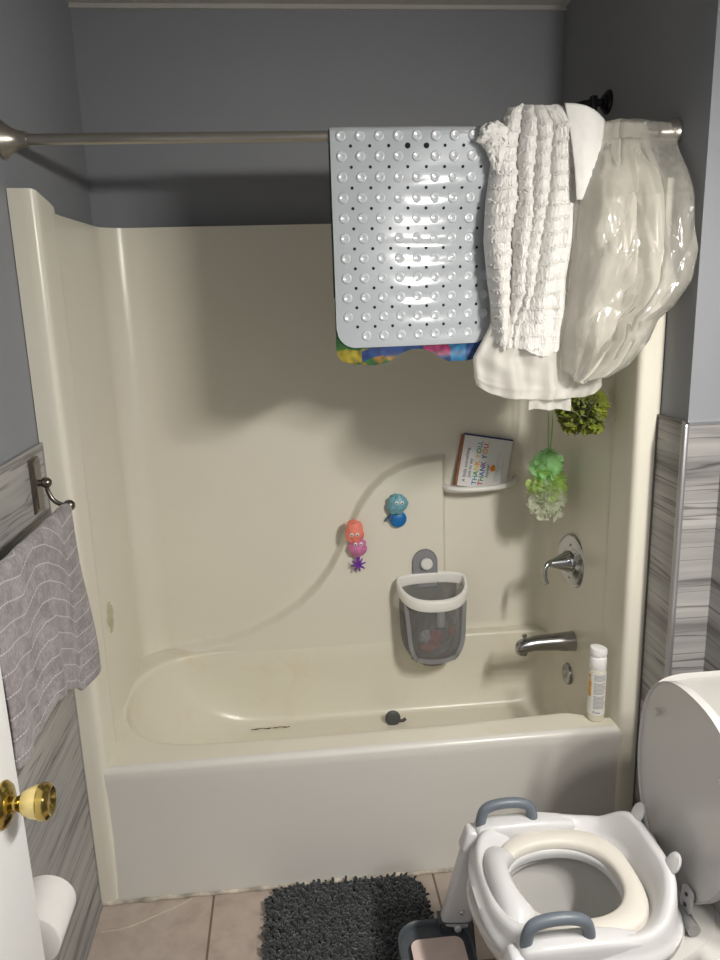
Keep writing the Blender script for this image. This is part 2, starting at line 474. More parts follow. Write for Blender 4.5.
# signed distance to the panel region (inside positive)
segs = [(Vector(a), Vector(b)) for a, b in zip(OUT, OUT[1:])] + [(Vector((1.112,1.064)), Vector((1.118,.0)))]
def sd(x, z):
    p = Vector((x, z)); d = 9
    for a, b in segs:
        ab = b-a; t = max(0, min(1, (p-a).dot(ab)/ab.length_squared)); d = min(d, (p-(a+ab*t)).length)
    ins = x < 1.112+(1.064-z)*.006 and z < outz(x)
    return d if ins else -d
zs = [0, .1, .2, .3, .37] + [.385+.0048*k for k in range(145)] + [1.09+.03*k for k in range(23)]
zs = [z for z in zs if z < 1.78]
topt = [(0, 1.8526), (.02, 1.848), (.045, 1.844), (.10, 1.836), (.15, 1.826), (.21, 1.821), (.35, 1.824), (.56, 1.829), (.70, 1.833), (.72, 1.833)]
V = []; NP = len(path); 
def top_of(i):
    x, y = path[i]
    return interp(topt, y)
rows = len(zs)+6
for j in range(rows):
    for i, (x, y) in enumerate(path):
        if j < len(zs): z = zs[j]
        else:
            t = (j-len(zs)+1)/6; z = 1.775 + (top_of(i)-1.775)*t
        yy = y
        if y > YB-1e-6 and z < 1.10:
            s = sd(x, z); dep = .047*sstep(-.007, .013, s)
            dep *= sstep(xs0-.02, xs0+.10, x)
            yy = y-dep
        V.append(Vector((x, yy, z)))
F = grid_faces(NP, rows)
# top ledge back to the studs
b0 = (rows-1)*NP
n0 = len(V)
for i, (x, y) in enumerate(path):
    xx = 0.001 if x < .06+.02 and y < YB-.02 else (W-.001 if x > W-.08 and y < YB-.02 else x)
    yyy = y if y < YB-.03 else D-.001
    V.append(Vector((xx, yyy, top_of(i)+.001)))
for i in range(NP-1): F.append((b0+i, b0+i+1, n0+i+1, n0+i))
mesh_obj('shower_wall', V, F, M['tub'], tub, smooth=60)

# basin: opening loop at z=.41, floor loop at z=.13
RIM = .41
OPEN = [(1.486,.30),(1.486,.45),(1.484,.57),(1.474,.625),(1.445,.652),(1.40,.662),(1.1,.664),(.8,.665),(.5,.665),(.34,.664),(.24,.655),(.17,.635),(.115,.595),(.075,.54),(.053,.47),(.047,.40),(.050,.33),(.066,.26),(.098,.195),(.145,.145),(.21,.112),(.29,.098),(.5,.094),(.8,.096),(1.1,.100),(1.34,.108),(1.395,.106),(1.41,.088),(1.425,.068),(1.448,.060),(1.472,.075),(1.485,.13)]
FLO = [(1.425,.30),(1.425,.50),(1.405,.57),(1.35,.605),(1.2,.615),(.8,.618),(.55,.615),(.45,.60),(.39,.56),(.36,.50),(.345,.40),(.35,.30),(.375,.23),(.43,.185),(.55,.165),(.8,.165),(1.2,.165),(1.35,.175),(1.40,.21)]
CX, CY = .80, .38
def polyray(poly, a):
    d = Vector((cos(a), sin(a))); best = None
    for p, q in zip(poly, poly[1:]+poly[:1]):
        p = Vector(p)-Vector((CX, CY)); q = Vector(q)-Vector((CX, CY)); e = q-p
        den = d.x*e.y-d.y*e.x
        if abs(den) < 1e-12: continue
        t = (p.x*e.y-p.y*e.x)/den; s = (p.x*d.y-p.y*d.x)/den
        if t > 0 and -1e-9 <= s <= 1+1e-9: best = t if best is None else max(best, t)
    return Vector((CX, CY))+d*best
def smooth_poly(poly, it=2):
    P = [Vector(p) for p in poly]
    for _ in range(it):
        Q = []
        for p, q in zip(P, P[1:]+P[:1]): Q += [p*.75+q*.25, p*.25+q*.75]
        P = Q
    return [tuple(p) for p in P]
OPs, FLs = smooth_poly(OPEN, 1), smooth_poly(FLO)
NA = 260
# denser where the outline turns: take angles from arc length on opening
angs = []
pl = OPs+OPs[:1]; L = [0]
for a, b in zip(pl, pl[1:]): L.append(L[-1]+(Vector(b)-Vector(a)).length)
for k in range(NA):
    s = L[-1]*k/NA
    for i in range(len(pl)-1):
        if L[i] <= s <= L[i+1]:
            t = (s-L[i])/max(1e-9, L[i+1]-L[i]); p = Vector(pl[i])*(1-t)+Vector(pl[i+1])*t; break
    angs.append(atan2(p.y-CY, p.x-CX))
OUTR = [(.03,.020),(1.494,.020),(1.494,.73),(.03,.73)]
rings = []
o_ = [polyray(OPs, a) for a in angs]; f_ = [polyray(FLs, a) for a in angs]; r_ = [polyray(OUTR, a) for a in angs]
def deckpt(r, o, t): return r*(1-t)+o*t
rings.append([Vector((r.x, r.y, RIM)) for r in r_])
def off(o, r, d):
    v = (r-o); l = v.length
    return o + (v/l*min(d, l*.8) if l > 1e-6 else v)
for d, dz in ((.03, 0), (.014, -.0003), (.008, -.0018), (.003, -.005), (0, -.011)):
    rings.append([Vector((*off(o, r, d), RIM+dz)) for o, r in zip(o_, r_)])
NW = 22
for k in range(1, NW+1):
    th = pi/2*k/NW; ring = []
    for o, f, a in zip(o_, f_, angs):
        left = sstep(.55, .05, o.x)
        n = 3.6*(1-left)+1.75*left
        fx = 1-max(0, cos(th))**(2/n); fz = sin(th)**(2/n)
        p = o*(1-fx)+f*fx
        ring.append(Vector((p.x, p.y, RIM-.011-(RIM-.011-.13)*fz)))
    rings.append(ring)
for t in (.66, .33, .05):
    rings.append([Vector((CX+(f.x-CX)*t, CY+(f.y-CY)*t, .128)) for f in f_])
mesh_obj('basin', *loft(rings, False, True), M['basin'], tub, smooth=70)
# apron with rounded top edge
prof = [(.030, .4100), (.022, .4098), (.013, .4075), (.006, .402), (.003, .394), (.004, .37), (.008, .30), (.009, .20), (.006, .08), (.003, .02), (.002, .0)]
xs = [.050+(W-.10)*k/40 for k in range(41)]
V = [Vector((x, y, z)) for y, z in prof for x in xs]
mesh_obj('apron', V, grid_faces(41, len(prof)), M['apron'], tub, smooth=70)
# caulk bead along the floor
pts = []; 
g = G()
P = [Vector((.004+1.51*k/120, -.003+.003*mn.noise((k*.31, 1, 2)), .004)) for k in range(121)]
g.add(tube(P, [.0055+.003*mn.noise((k*.45, 5, 1)) for k in range(121)], 8))
g.obj('caulk_bead', M['caulk'], tub)
# washcloth bar moulded into the niche
bp = smooth_pts([(1.108, .668, .962), (1.125, .645, .960), (1.17, .632, .957), (1.24, .630, .957), (1.31, .640, .960), (1.35, .665, .965), (1.368, .712, .970)], 8)
g = G().add(tube(bp, .0095, 12)); g.obj('washcloth_bar', M['tub_grip'], tub)
# grime in the basin floor
g = G()
P = [Vector((.40+.135*k/20, .600+.006*mn.noise((k*.3, 2, 0)), .1345)) for k in range(21)]
g.add(tube(P, [.0004+.0020*max(0, .6+mn.noise((k*.6, 8, 2))) for k in range(21)], 6))
g.obj('grime_line', M['dirt'], tub)
# peeled sticker on the left shower wall
g = G()
for dy, dz, s in ((0, 0, 1), (.004, -.03, .7), (-.003, .03, .45)):
    N = 14; c = Vector((.0455, .288+dy, .725+dz)); vv = []
    for k in range(N):
        a = 2*pi*k/N; r = s*(.021+.010*mn.noise((k*1.1, s*3, 4)))
        vv.append(c+Vector((.001*mn.noise((k*2., 1, 1)), cos(a)*r*1.8, sin(a)*r*1.5)))
    g.add(([c+Vector((.002, 0, 0))]+vv, [(0, 1+k, 1+(k+1) % N) for k in range(N)]))
stk = g.obj('peeled_sticker', M['sticker']); tag(stk, 'yellowed remains of a peeled sticker on the left shower wall', 'sticker')

# ------------------------------------------------------------------ curtain rod
RY, RZ = .010, 1.953
rod = thing('shower_curtain_rod', 'brushed nickel tension rod spanning the alcove above the tub', 'curtain rod', (W/2, RY, RZ))
g = G().add(tube([(.03, RY, RZ), (.78, RY, RZ)], .0115, 20)); g.add(tube([(.775, RY, RZ), (W-.03, RY, RZ)], .0095, 20)); g.obj('rod', M['nickel'], rod)
bell = [(.040, 0), (.040, .006), (.036, .010), (.034, .013), (.031, .016), (.027, .022), (.022, .030), (.018, .040), (.0165, .052), (.0165, .056), (.0125, .057)]
G().add(lathe(bell, (0.0005, RY, RZ), (1,0,0), 40)).obj('end_cap', M['nickel'], rod)
bell2 = [(.030, 0), (.030, .006), (.027, .012), (.022, .03), (.0205, .046), (.015, .048)]
G().add(lathe(bell2, (W-.0005, RY, RZ), (-1,0,0), 40)).obj('end_cap', M['nickel'], rod)

# ------------------------------------------------------------------ mats over the rod
def matwarp(x, z):
    h = min(1, max(0, RZ-z)/.20)
    return .34*max(0, x-.70)**2*h + .0007*sin((z-1.955)*2*pi/.0445+1+.8*mn.noise((x*6, z*5, 1)))*h*sstep(.78, .92, x)*(1+mn.noise((x*9, z*11, 4)))
def draped_sheet(x0, x1, zb_front, zb_back, r, thick, cut=None, corner=.045, nx=60, lean=0.0, wob=.0):
    """returns (verts, faces, uv) of a sheet hung over the rod; front toward -y"""
    lf = RZ-zb_front; lb = RZ-zb_back; arc = pi*r; tot = lf+arc+lb
    nv = 260; V = []; 
    def pos(x, s):
        if s < lf:
            z = zb_front+s; y = RY-r+matwarp(x, z) ; nrm = Vector((0,-1,0))
        elif s < lf+arc:
            a = (s-lf)/r; z = RZ+r*sin(a); y = RY-r*cos(a); nrm = Vector((0,-cos(a), sin(a)))
        else:
            z = RZ-(s-lf-arc); y = RY+r; nrm = Vector((0,1,0))
        if s >= lf+arc: y += matwarp(x, z)
        return Vector((x, y, z)), nrm
    outer = []; inner = []
    for j in range(nv):
        for i in range(nx):
            x = x0+(x1-x0)*i/(nx-1)
            lo = cut(x) if cut else zb_front
            # rounded lower corners
            dx = min(x-x0, x1-x)
            if dx < corner: lo = lo+corner-sqrt(max(0, corner*corner-(corner-dx)**2))
            s0 = lo-zb_front
            s = s0+(tot-s0)*(j/(nv-1))
            p, n = pos(x, s)
            n = n.copy(); p = p+n*wob*mn.noise((x*5, p.z*7, 3))
            outer.append(p+n*thick/2); inner.append(p-n*thick/2)
    return outer, inner, nx, nv
def sheet_obj(name, data, m, parent, **kw):
    o, i, nx, nv = data
    V = o+i; b = len(o)
    F = grid_faces(nx, nv)+grid_faces(nx, nv, base=b)
    for k in range(nx-1): F.append((k, k+1, b+k+1, b+k)); t = (nv-1)*nx; F.append((t+k, t+k+1, b+t+k+1, b+t+k))
    for k in range(nv-1): F.append((k*nx, (k+1)*nx, b+(k+1)*nx, b+k*nx)); F.append((k*nx+nx-1, (k+1)*nx+nx-1, b+(k+1)*nx+nx-1, b+k*nx+nx-1))
    return mesh_obj(name, V, F, m, parent, **kw)
MX0, MX1 = .711, 1.092
bmat = thing('white_bath_mat', 'white non-slip bath mat with clear suction cups and drain holes draped over the rod', 'bath mat', (.895, RY, RZ-.0))
sheet_obj('sheet', draped_sheet(MX0, MX1, 1.484, 1.56, .0170, .0025, nx=100, wob=.003), M['matwhite'], bmat, smooth=50)
cupv = lathe([(.0001, .0), (.0115, 0), (.0118, .0012), (.0105, .0030), (.0085, .0038), (.0060, .0028), (.0025, .0020), (.0001, .0018)], (0,0,0), (0,-1,0), 20, False)
cup0 = None
dot0 = None
yf = RY-.0170-.00125
def matp(col, row):
    # cup lattice on the front of the mat
    x = .735+.0430*col-.0003*row*(col-4)*.4
    z = 1.951-.0440*row
    return x, z
for row in range(11):
    for col in range(9):
        x, z = matp(col, row)
        if row == 10 and col in (0, 8): continue
        if col == 8 and row < 7: continue
        if x > MX1-.012: continue
        yy = yf+matwarp(x, z) - .003*mn.noise((x*5, z*7, 3))
        if row == 0: z -= .002
        if cup0 is None:
            cup0 = mesh_obj('suction_cup', cupv[0], cupv[1], M['cup'], None, smooth=50); cup0.parent = bmat
            c_ = cup0
        else:
            c_ = cup0.copy(); COL.objects.link(c_)
        c_.location = Vector((x, yy+.0005, z))-Vector(bmat['_o'])
# drain holes: near-black discs painting the darkness behind them, one part each
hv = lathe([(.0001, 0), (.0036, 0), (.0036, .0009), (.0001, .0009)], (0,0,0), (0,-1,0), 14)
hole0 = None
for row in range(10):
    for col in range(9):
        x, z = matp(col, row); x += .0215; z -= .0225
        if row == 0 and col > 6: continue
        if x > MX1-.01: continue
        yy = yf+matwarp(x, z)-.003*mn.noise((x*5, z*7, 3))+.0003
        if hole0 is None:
            hole0 = mesh_obj('drain_hole_shade', hv[0], hv[1], M['hole'], None); hole0.parent = bmat; c_ = hole0
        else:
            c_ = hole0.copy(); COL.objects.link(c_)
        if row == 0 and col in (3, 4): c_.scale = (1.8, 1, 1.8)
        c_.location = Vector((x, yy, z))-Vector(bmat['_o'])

def kid_cut(x):
    return interp([(.705,1.462),(.722,1.452),(.75,1.445),(.80,1.441),(.836,1.447),(.855,1.460),(.873,1.470),(.895,1.476),(.92,1.475),(.95,1.463),(.968,1.450),(.985,1.442),(1.031,1.441),(1.06,1.446),(1.09,1.456)], x)
kd = draped_sheet(.709, 1.092, 1.435, 1.60, .0128, .002, cut=kid_cut, nx=150, corner=.02)
def kidcol(p):
    x, z = p.x, p.z
    u = (x-.705)/.385; v = z-1.435
    n = mn.noise((x*40, z*40, 1))
    c = (.02,.14,.42)
    if u > .74:
        c = (.03,.22,.55)
        d = sqrt(((u-.93)*.385)**2+(v-.03)**2)
        c = (.012,.10,.40) if d < .035 else ((.05,.32,.66) if u < .86 else (.015,.16,.50))
    elif u > .56 and (v > .022+.10*abs(u-.68)*0 - .0*u) and u < .74:
        c = (.55,.05,.20) if u < .72 + .06*n else (.06,.28,.60)
    elif u > .40: c = (.015,.09,.36) if v < .055 else (.02,.20,.06)
    else:
        w = v-.012-.06*u-.004*sin(u*30)
        if u < .17 and abs(w-.010) < .014: c = (.72,.58,.05)
        elif w < -.004: c = (.55,.30,.02) if n > .1 else (.03,.20,.03)
        elif w < .022 and u > .15: c = (.012,.08,.36)
        elif w < .026: c = (.45,.42,.04)
        else: c = (.03,.20,.03) if n < .2 else (.06,.27,.04)
    return c
kid = sheet_obj('kids_bath_mat', kd, attr_mat('printed_vinyl', rough=.3), None, smooth=50, cols=[tuple(c*(.36+.30*mn.noise((p.x*70, p.z*70, 8))) for c in kidcol(p)) for p in kd[0]+kd[1]])
tag(kid, 'colourful blue green and pink printed mat peeking out below the white mat', 'bath mat')

# ------------------------------------------------------------------ tufted curtain bundle
cur = thing('shower_curtain', 'bunched white cotton shower curtain with rows of frilly tufts thrown over the rod', 'shower curtain', (1.17, RY, RZ))
CL = [(1.459,1.094),(1.482,1.090),(1.563,1.084),(1.63,1.074),(1.719,1.064),(1.805,1.068),(1.889,1.078),(1.93,1.090),(1.967,1.098),(1.99,1.105),(2.012,1.122)]
CR = [(1.459,1.254),(1.482,1.257),(1.563,1.264),(1.63,1.272),(1.719,1.285),(1.805,1.294),(1.889,1.294),(1.93,1.290),(1.967,1.284),(1.99,1.268),(2.012,1.250)]
B1 = [(1.46,.13),(1.51,.17),(1.60,.25),(1.73,.27),(1.805,.30),(1.866,.28),(1.93,.22),(2.0,.24)]
B2 = [(1.46,.20),(1.50,.24),(1.60,.40),(1.73,.46),(1.80,.45),(1.90,.43),(2.0,.41)]
B3 = [(1.46,.27),(1.51,.33),(1.60,.52),(1.68,.58),(1.83,.63),(1.967,.62),(2.0,.60)]
def ridge_of(u, z):
    w = .018*mn.noise((z*14, u*3, 7))
    bs = [-.04, interp(B1, z)+w, interp(B2, z)-w, interp(B3, z)+w*.7, 1.04]
    for k in range(4):
        if u < bs[k+1] or k == 3:
            return k, max(0, min(1, (u-bs[k])/max(.02, bs[k+1]-bs[k]))), bs[k+1]-bs[k]
def bandf(z, u):
    k, t, _ = ridge_of(u, z)
    per = .033 if k == 3 else .029
    q = (z+(.0, .011, .019, .005)[k]+.006*sin(t*3+k)+.010*mn.noise((u*3, z*6, 9)))/per
    f = q-math.floor(q); return max(0, 1-abs(f-.5)/(.20 if k == 3 else .27))
def front_y(u, z, fine=True):
    k, t, wd = ridge_of(u, z)
    pw = 4 if k == 3 else 2
    y = (.046, .056, .044, .040)[k]*min(1, wd/.2)**.5*(1-abs(2*t-1)**pw)**.45
    y += .014*mn.noise((u*7, z*8, k*3))*(1-abs(2*t-1)**4)
    edge = sqrt(max(0, 1-(2*u-1)**6))
    topr = sqrt(max(0, (2.012-z)/.06)) if z > 1.952 else 1
    base = .006*edge*min(1, topr)
    fr = 0
    if fine:
        b = bandf(z, u); sm = sstep(.80, .86, u) if k == 3 else 0
        low = 1-sstep(1.56, 1.52, z)*(1 if u > .6 else 0)
        n1 = mn.noise((u*50, z*60, 2)); n2 = mn.noise((u*95, z*240, 5))
        fr = b*(.0016+.0026*n1+.0036*n2)*(1-sm)*low + (.0022*n1+.0012*n2)*(1-sm)
        if k == 3:   # stitched lines in the plain hem strip
            for zz in (1.497, 1.490, 1.483, 1.548, 1.541): fr += .0016*max(0, 1-abs(z-zz)/.0035)*(1 if u > .62 else 0)
    return RY-.010-base-(y+fr)*min(1, topr+.1)*max(.12, edge)
NU, NZ = 260, 420
V = []
zt, zb = 2.012, 1.462
def cbot(u): return zb+.012*sin(u*7)+.006*mn.noise((u*14, 0, 0)) + .03*sstep(.35,.0,u)*0
for j in range(NZ):
    t = j/(NZ-1)
    for i in range(NU):
        u = i/(NU-1); z0 = cbot(u); z = z0+(zt-.006*abs(2*u-1)+.010*mn.noise((u*7, 3, 3))-z0)*t
        l, r = interp(CL, z), interp(CR, z)
        e = .004*mn.noise((z*60, u, 4)) if u < .06 else 0
        V.append(Vector((l+(r-l)*u+e, front_y(u, z), z)))
    for i in range(NU//3):
        u = 1-(i+.5)/(NU//3); z0 = cbot(u); z = z0+(zt-.006*abs(2*u-1)+.010*mn.noise((u*7, 3, 3))-z0)*t
        l, r = interp(CL, z), interp(CR, z)
        edge = sqrt(max(0, 1-(2*u-1)**4)); topr = sqrt(max(0, min(1, (zt-z)/.06)))
        V.append(Vector((l+(r-l)*u, RY-.010+.045*edge*topr+.006*sin(u*16)*topr*edge, z)))
n_ = NU+NU//3
F = grid_faces(n_, NZ, True)
F.append(tuple(range(n_))[::-1]); F.append(tuple(range(n_*(NZ-1), n_*NZ)))
mesh_obj('tufted_panel', V, F, M['curtain'], cur, smooth=180)
# frilly tuft rows: many tiny loops in one stuff part
g = G(); cnt = 0
rs = random.Random(3)
while cnt < 9000:
    u = rs.random()*.99+.005; z = 1.475+rs.random()*.53
    if bandf(z, u) < .45: continue
    if u > .84 and z > 1.5 and rs.random() < .93: continue
    if u > .62 and z < 1.56 and rs.random() < .95: continue
    if z > 1.985 and rs.random() < .4: continue
    l, r = interp(CL, z), interp(CR, z); x = l+(r-l)*u; y = front_y(u, z, False)-.002
    if u < .05: y += .01*rs.random()
    a = rs.uniform(-.9, .9); ln = rs.uniform(.003, .0065); wd = rs.uniform(.0007, .0014)
    d1 = Vector((sin(a)*.5 + (-.8 if u < .06 else 0), -.75, -.65)).normalized(); d2 = Vector((sin(a)*.8, -.15, -1)).normalized()
    p0 = Vector((x, y+.002, z)); p1 = p0+d1*ln*.55; p2 = p1+d2*ln*.55
    s = Vector((wd, 0, 0)); h = Vector((0, wd*.9, -wd*.4))
    g.add(([p0-s, p0+s, p0+h, p1-s*.9, p1+s*.9, p1+h*.9, p2-s*.5, p2+s*.5, p2+h*.5], [(0,1,4,3),(1,2,5,4),(2,0,3,5),(3,4,7,6),(4,5,8,7),(5,3,6,8),(6,7,8)]))
    cnt += 1
o = g.obj('frill_tufts', M['curtain'], cur); o['kind'] = 'stuff'
# rounded clump of frills bulging out over the mat
def clump(c, R, seed, rough=1.0):
    rings = []
    nu, nv = 40, 26
    for j in range(1, nv):
        a = pi*j/nv-pi/2
        ring = []
        for k in range(nu):
            b = 2*pi*k/nu; d = Vector((cos(a)*cos(b), cos(a)*sin(b), sin(a)))
            q = 1+(.30*mn.noise(d*2.2+Vector((seed, 0, 0)))+.16*(rough-.5)*2*mn.noise(d*7+Vector((0, seed, 0))))*(.5+.5*rough)
            ring.append(Vector(c)+Vector((d.x*R[0], d.y*R[1], d.z*R[2]))*q)
        rings.append(ring)
    return loft(rings)
g = G(); g.add(clump((1.078, -.030, 1.940), (.036, .022, .030), 3)); g.add(clump((1.094, -.028, 1.908), (.026, .018, .042), 8))
for k in range(380):
    d = Vector((rs.uniform(-1, .5), rs.uniform(-1, .1), rs.uniform(-1, 1)))
    if d.length > 1 or d.length < .1: continue
    d.normalize(); p = Vector((1.080, -.029, 1.938))+Vector((d.x*.030, d.y*.020, d.z*.028)); e = p+d*.006+Vector((0, 0, -.004)); s = d.cross(Vector((.3, .2, 1))).normalized()*.0016
    g.add(([p-s, p+s, e+s*.5, e-s*.5], [(0,1,2,3)]))
g.obj('frill_clump', M['curtain'], cur)
# plain stitched hem standing up at the top right and along the lower right
def hem_sheet(grid, stitch):
    nu, nv = len(grid[0]), len(grid); o = []; 
    V = [Vector(p) for r in grid for p in r]
    return V, grid_faces(nu, nv)
g = G()
A0, A1, H0, H1 = Vector((1.236, -.034, 2.008)), Vector((1.334, -.026, 1.974)), Vector((1.262, -.060, 1.800)), Vector((1.302, -.044, 1.800))
rows_ = []
for j in range(36):
    t = j/35; r = []
    for i in range(24):
        s = i/23
        p = (A0*(1-s)+A1*s)*(1-t)+(H0*(1-s)+H1*s)*t
        p = p+Vector((0, -.018*sin(pi*s)*(1-.3*t)-.012*sin(pi*t), .006*sin(pi*s)*(1-t)))
        st = .0022 if i in (15, 17, 19, 21) else 0
        p.y -= st - .0010*mn.noise((s*6, t*14, 1))
        r.append(p)
    rows_.append(r)
g.add(hem_sheet(rows_, 0))
o = g.obj('hem_flap', M['hem'], cur, smooth=180); md = o.modifiers.new('solid', 'SOLIDIFY'); md.thickness = .002; md.offset = 0
# sheer lower lining hanging below the tufted layer
LL = [(1.33,1.062),(1.352,1.056),(1.369,1.055),(1.40,1.046),(1.45,1.042),(1.50,1.07),(1.56,1.10)]
LR = [(1.33,1.33),(1.345,1.352),(1.37,1.366),(1.40,1.364),(1.45,1.36),(1.50,1.34),(1.56,1.32)]
V = []; NU, NZ = 120, 50
for j in range(NZ):
    t = j/(NZ-1)
    for i in range(NU):
        a = 2*pi*i/NU; u = .5-.5*cos(a); sgn = -1 if sin(a) > 0 else 1
        zl = interp([(0,1.383),(.06,1.366),(.2,1.352),(.45,1.346),(.75,1.345),(.95,1.352),(1,1.37)], u)
        z = zl+(1.56-zl)*t
        l, r = interp(LL, z), interp(LR, z)
        y = .005+sgn*abs(sin(a))**.7*(.038-.006*t)
        fold = .008*sin(u*21+3*t+sgn)+.006*sin(u*43-2*t)+.010*mn.noise((u*5+t*2, t*5, sgn*3))
        y += fold*abs(sin(a))
        if j in (5, 6): y += sgn*.0015
        V.append(Vector((l+(r-l)*u, y, z)))
F = grid_faces(NU, NZ, True)
o = mesh_obj('sheer_lining', V, F, M['lining'], cur, smooth=180)
for (x0, x1, yy, z0, z1, sd_) in ((1.178, 1.234, -.014, 1.318, 1.42, 1), (1.228, 1.286, -.006, 1.314, 1.42, 4)):
    rows_ = []
    for j in range(12):
        t = j/11
        rows_.append([Vector((x0+(x1-x0)*i/15, yy+.004*sin(i*.5+sd_)+.003*mn.noise((i*.3, t*3, sd_)), z0+.003*sin(i*.3)+(z1-z0)*t)) for i in range(16)])
    G().add(hem_sheet(rows_, 0)).obj('lining_hem', M['lining'], cur, smooth=180)

# ------------------------------------------------------------------ clear plastic liner
lin = thing('shower_liner', 'crinkled clear plastic shower liner bunched over the right end of the rod', 'shower liner', (1.40, -.06, RZ))
LRt = [(1.392,1.330),(1.40,1.352),(1.428,1.392),(1.485,1.430),(1.53,1.446),(1.56,1.480),(1.617,1.510),(1.682,1.520),(1.787,1.516),(1.875,1.512),(1.936,1.510),(1.985,1.508)]
LLt = [(1.392,1.250),(1.44,1.245),(1.50,1.240),(1.6,1.250),(1.7,1.262),(1.8,1.270),(1.9,1.285),(1.96,1.30),(1.985,1.31)]
LYc = [(1.39,-.055),(1.45,-.07),(1.55,-.085),(1.68,-.095),(1.8,-.075),(1.9,-.03),(1.985,.005)]
def crumple(u, z, s, amp):
    p = Vector((u*2.6+.5*mn.noise((u*2, z*3, s)), z*5.2-u*1.2, s*3.7))
    d, _ = mn.voronoi(p)
    q = Vector((u*6.5-z*2, z*11+u*3, s*2.1)); d2, _ = mn.voronoi(q)
    c = mn.noise((u*2.2+s, z*2.0, s*5))
    return amp*(1.5*c - 1.6*(d[1]-d[0]) + .9*d[0] - .45*(d2[1]-d2[0]) + .35*sin(u*11+z*5+s))
def liner_layer(s, shrink, amp, NU=200, NZ=220, zhi=1.982):
    V = []
    for j in range(NZ):
        t = j/(NZ-1)
        for i in range(NU):
            a = 2*pi*i/NU; u = .5-.5*cos(a); sgn = -1 if sin(a) > 0 else 1
            zb_ = interp([(0,1.42),(.12,1.400),(.35,1.386),(.60,1.390),(.78,1.405),(.88,1.43),(1,1.47)], u)+.010*mn.noise((u*9, 2, s))
            zz = zb_+(zhi-.012*abs(2*u-1)-zb_)*t
            l, r = interp(LLt, zz), interp(LRt, zz); m_ = (l+r)/2
            l, r = (l, r) if shrink == 1 else (l+.012, r-.012-.055*sstep(1.55, 1.70, zz))
            yc = interp(LYc, zz)*(.45+.75*u)
            dep = interp([(1.39,.024),(1.5,.036),(1.68,.042),(1.8,.038),(1.93,.026),(1.97,.018),(1.982,.004)], zz)
            sh = abs(sin(a))**.8
            w = u+.05*mn.noise((zz*5, 1, 7))
            lob = max(0, 1-((w-.30)/.30)**2)**.5 if w < .60 else max(0, 1-((w-.80)/.21)**2)**.5
            lob = lob*.026*sstep(1.97, 1.86, zz)
            y = yc+shrink*(sgn*sh*dep + (sgn*lob if sgn < 0 else 0) + crumple(u, zz, s+sgn*.7, amp)*sh*(1 if zz < 1.93 else .45))
            x = l+(r-l)*u
            x += (.006*mn.noise((zz*14, u*2, s)) + .009*mn.noise((zz*6, u*2, s*3)))*shrink
            x = min(x, 1.5225 if y < -.15 else 1.508)
            V.append(Vector((x, y, zz)))
    return V, grid_faces(NU, NZ, True)
v_, f_2 = liner_layer(1.3, 1, .017)
mesh_obj('outer_film', v_, f_2, M['liner'], lin, smooth=40)
v_, f_2 = liner_layer(1.3, .90, .015)
mesh_obj('inner_film', v_, f_2, M['liner_inner'], lin, smooth=40)

# ------------------------------------------------------------------ shower arm
sh = thing('wall_shower', 'black curved shower pipe with round wall flange above the liner', 'shower', (W, .41, 2.11))
G().add(lathe([(.032, 0), (.032, .004), (.027, .009), (.020, .011), (.020, .016), (.014, .020)], (W-.0005, .41, 2.113), (-1,0,0), 32)).obj('flange', M['black_metal'], sh)
ap = smooth_pts([(W-.012, .41, 2.113), (1.47, .41, 2.110), (1.43, .41, 2.100), (1.39, .43, 2.072), (1.345, .43, 2.025)], 8)
G().add(tube(ap, .0105, 16)).obj('pipe', M['black_metal'], sh)
g = G(); g.add(box(1.470, 1.490, .397, .423, 2.055, 2.130, .006)); g.obj('bracket', M['black_metal'], sh)
G().add(lathe([(.012, 0), (.014, .015), (.030, .035), (.034, .05), (.034, .056)], (1.345, .43, 2.025), (-.7, 0, -.72), 28)).obj('spray_head', M['black_metal'], sh)

# ------------------------------------------------------------------ valve, spout, overflow, stopper
WX = 1.481
va = thing('shower_valve', 'chrome shower mixer with round plate and curved lever on the right wall', 'faucet', (WX, .435, .762))
vc = Vector((WX-.003, .420, .756)); VA = Vector((-1, -.16, .0)).normalized()
G().add(lathe([(.088, -.014), (.088, .003), (.084, .009), (.076, .012), (.068, .011), (.045, .016), (.040, .017)], vc, VA, 48)).obj('escutcheon', M['chrome'], va)
g = G().add(lathe([(.036, .014), (.036, .022), (.031, .028), (.026, .042), (.0185, .062), (.013, .078), (.0105, .086), (.004, .090)], vc, VA, 36)); g.obj('handle_hub', M['chrome'], va)
lv = smooth_pts([vc+Vector((-.074, -.012, .004)), vc+Vector((-.090, -.018, .002)), vc+Vector((-.102, -.024, -.012)), vc+Vector((-.104, -.030, -.036)), vc+Vector((-.100, -.034, -.060))], 8)
nl = len(lv); G().add(tube(lv, [.0095-.0035*k/nl+.003*sstep(.75, 1, k/nl) for k in range(nl)], 14)).obj('lever', M['chrome'], va)
for dz in (.054, -.054):
    G().add(lathe([(.005, .008), (.005, .0150), (.003, .0160)], vc+Vector((0, 0, dz)), VA, 14)).obj('screw', M['brushed'], va)
sp = thing('tub_spout', 'brushed chrome tub spout with pull-up diverter on the right wall', 'spout', (WX, .40, .485))
rings = []
n = 28
for k, (dx, ry, rz, cz) in enumerate([(0, .033, .033, .0), (.004, .033, .033, 0), (.02, .0315, .0315, 0), (.06, .0285, .0285, .001), (.10, .0265, .026, .0015), (.135, .0255, .0245, .001), (.155, .0255, .0245, -.002), (.172, .0245, .025, -.006), (.186, .021, .022, -.011), (.192, .014, .016, -.014)]):
    rings.append([Vector((WX-dx, .40+ry*cos(2*pi*i/n), .485+cz+rz*sin(2*pi*i/n))) for i in range(n)])
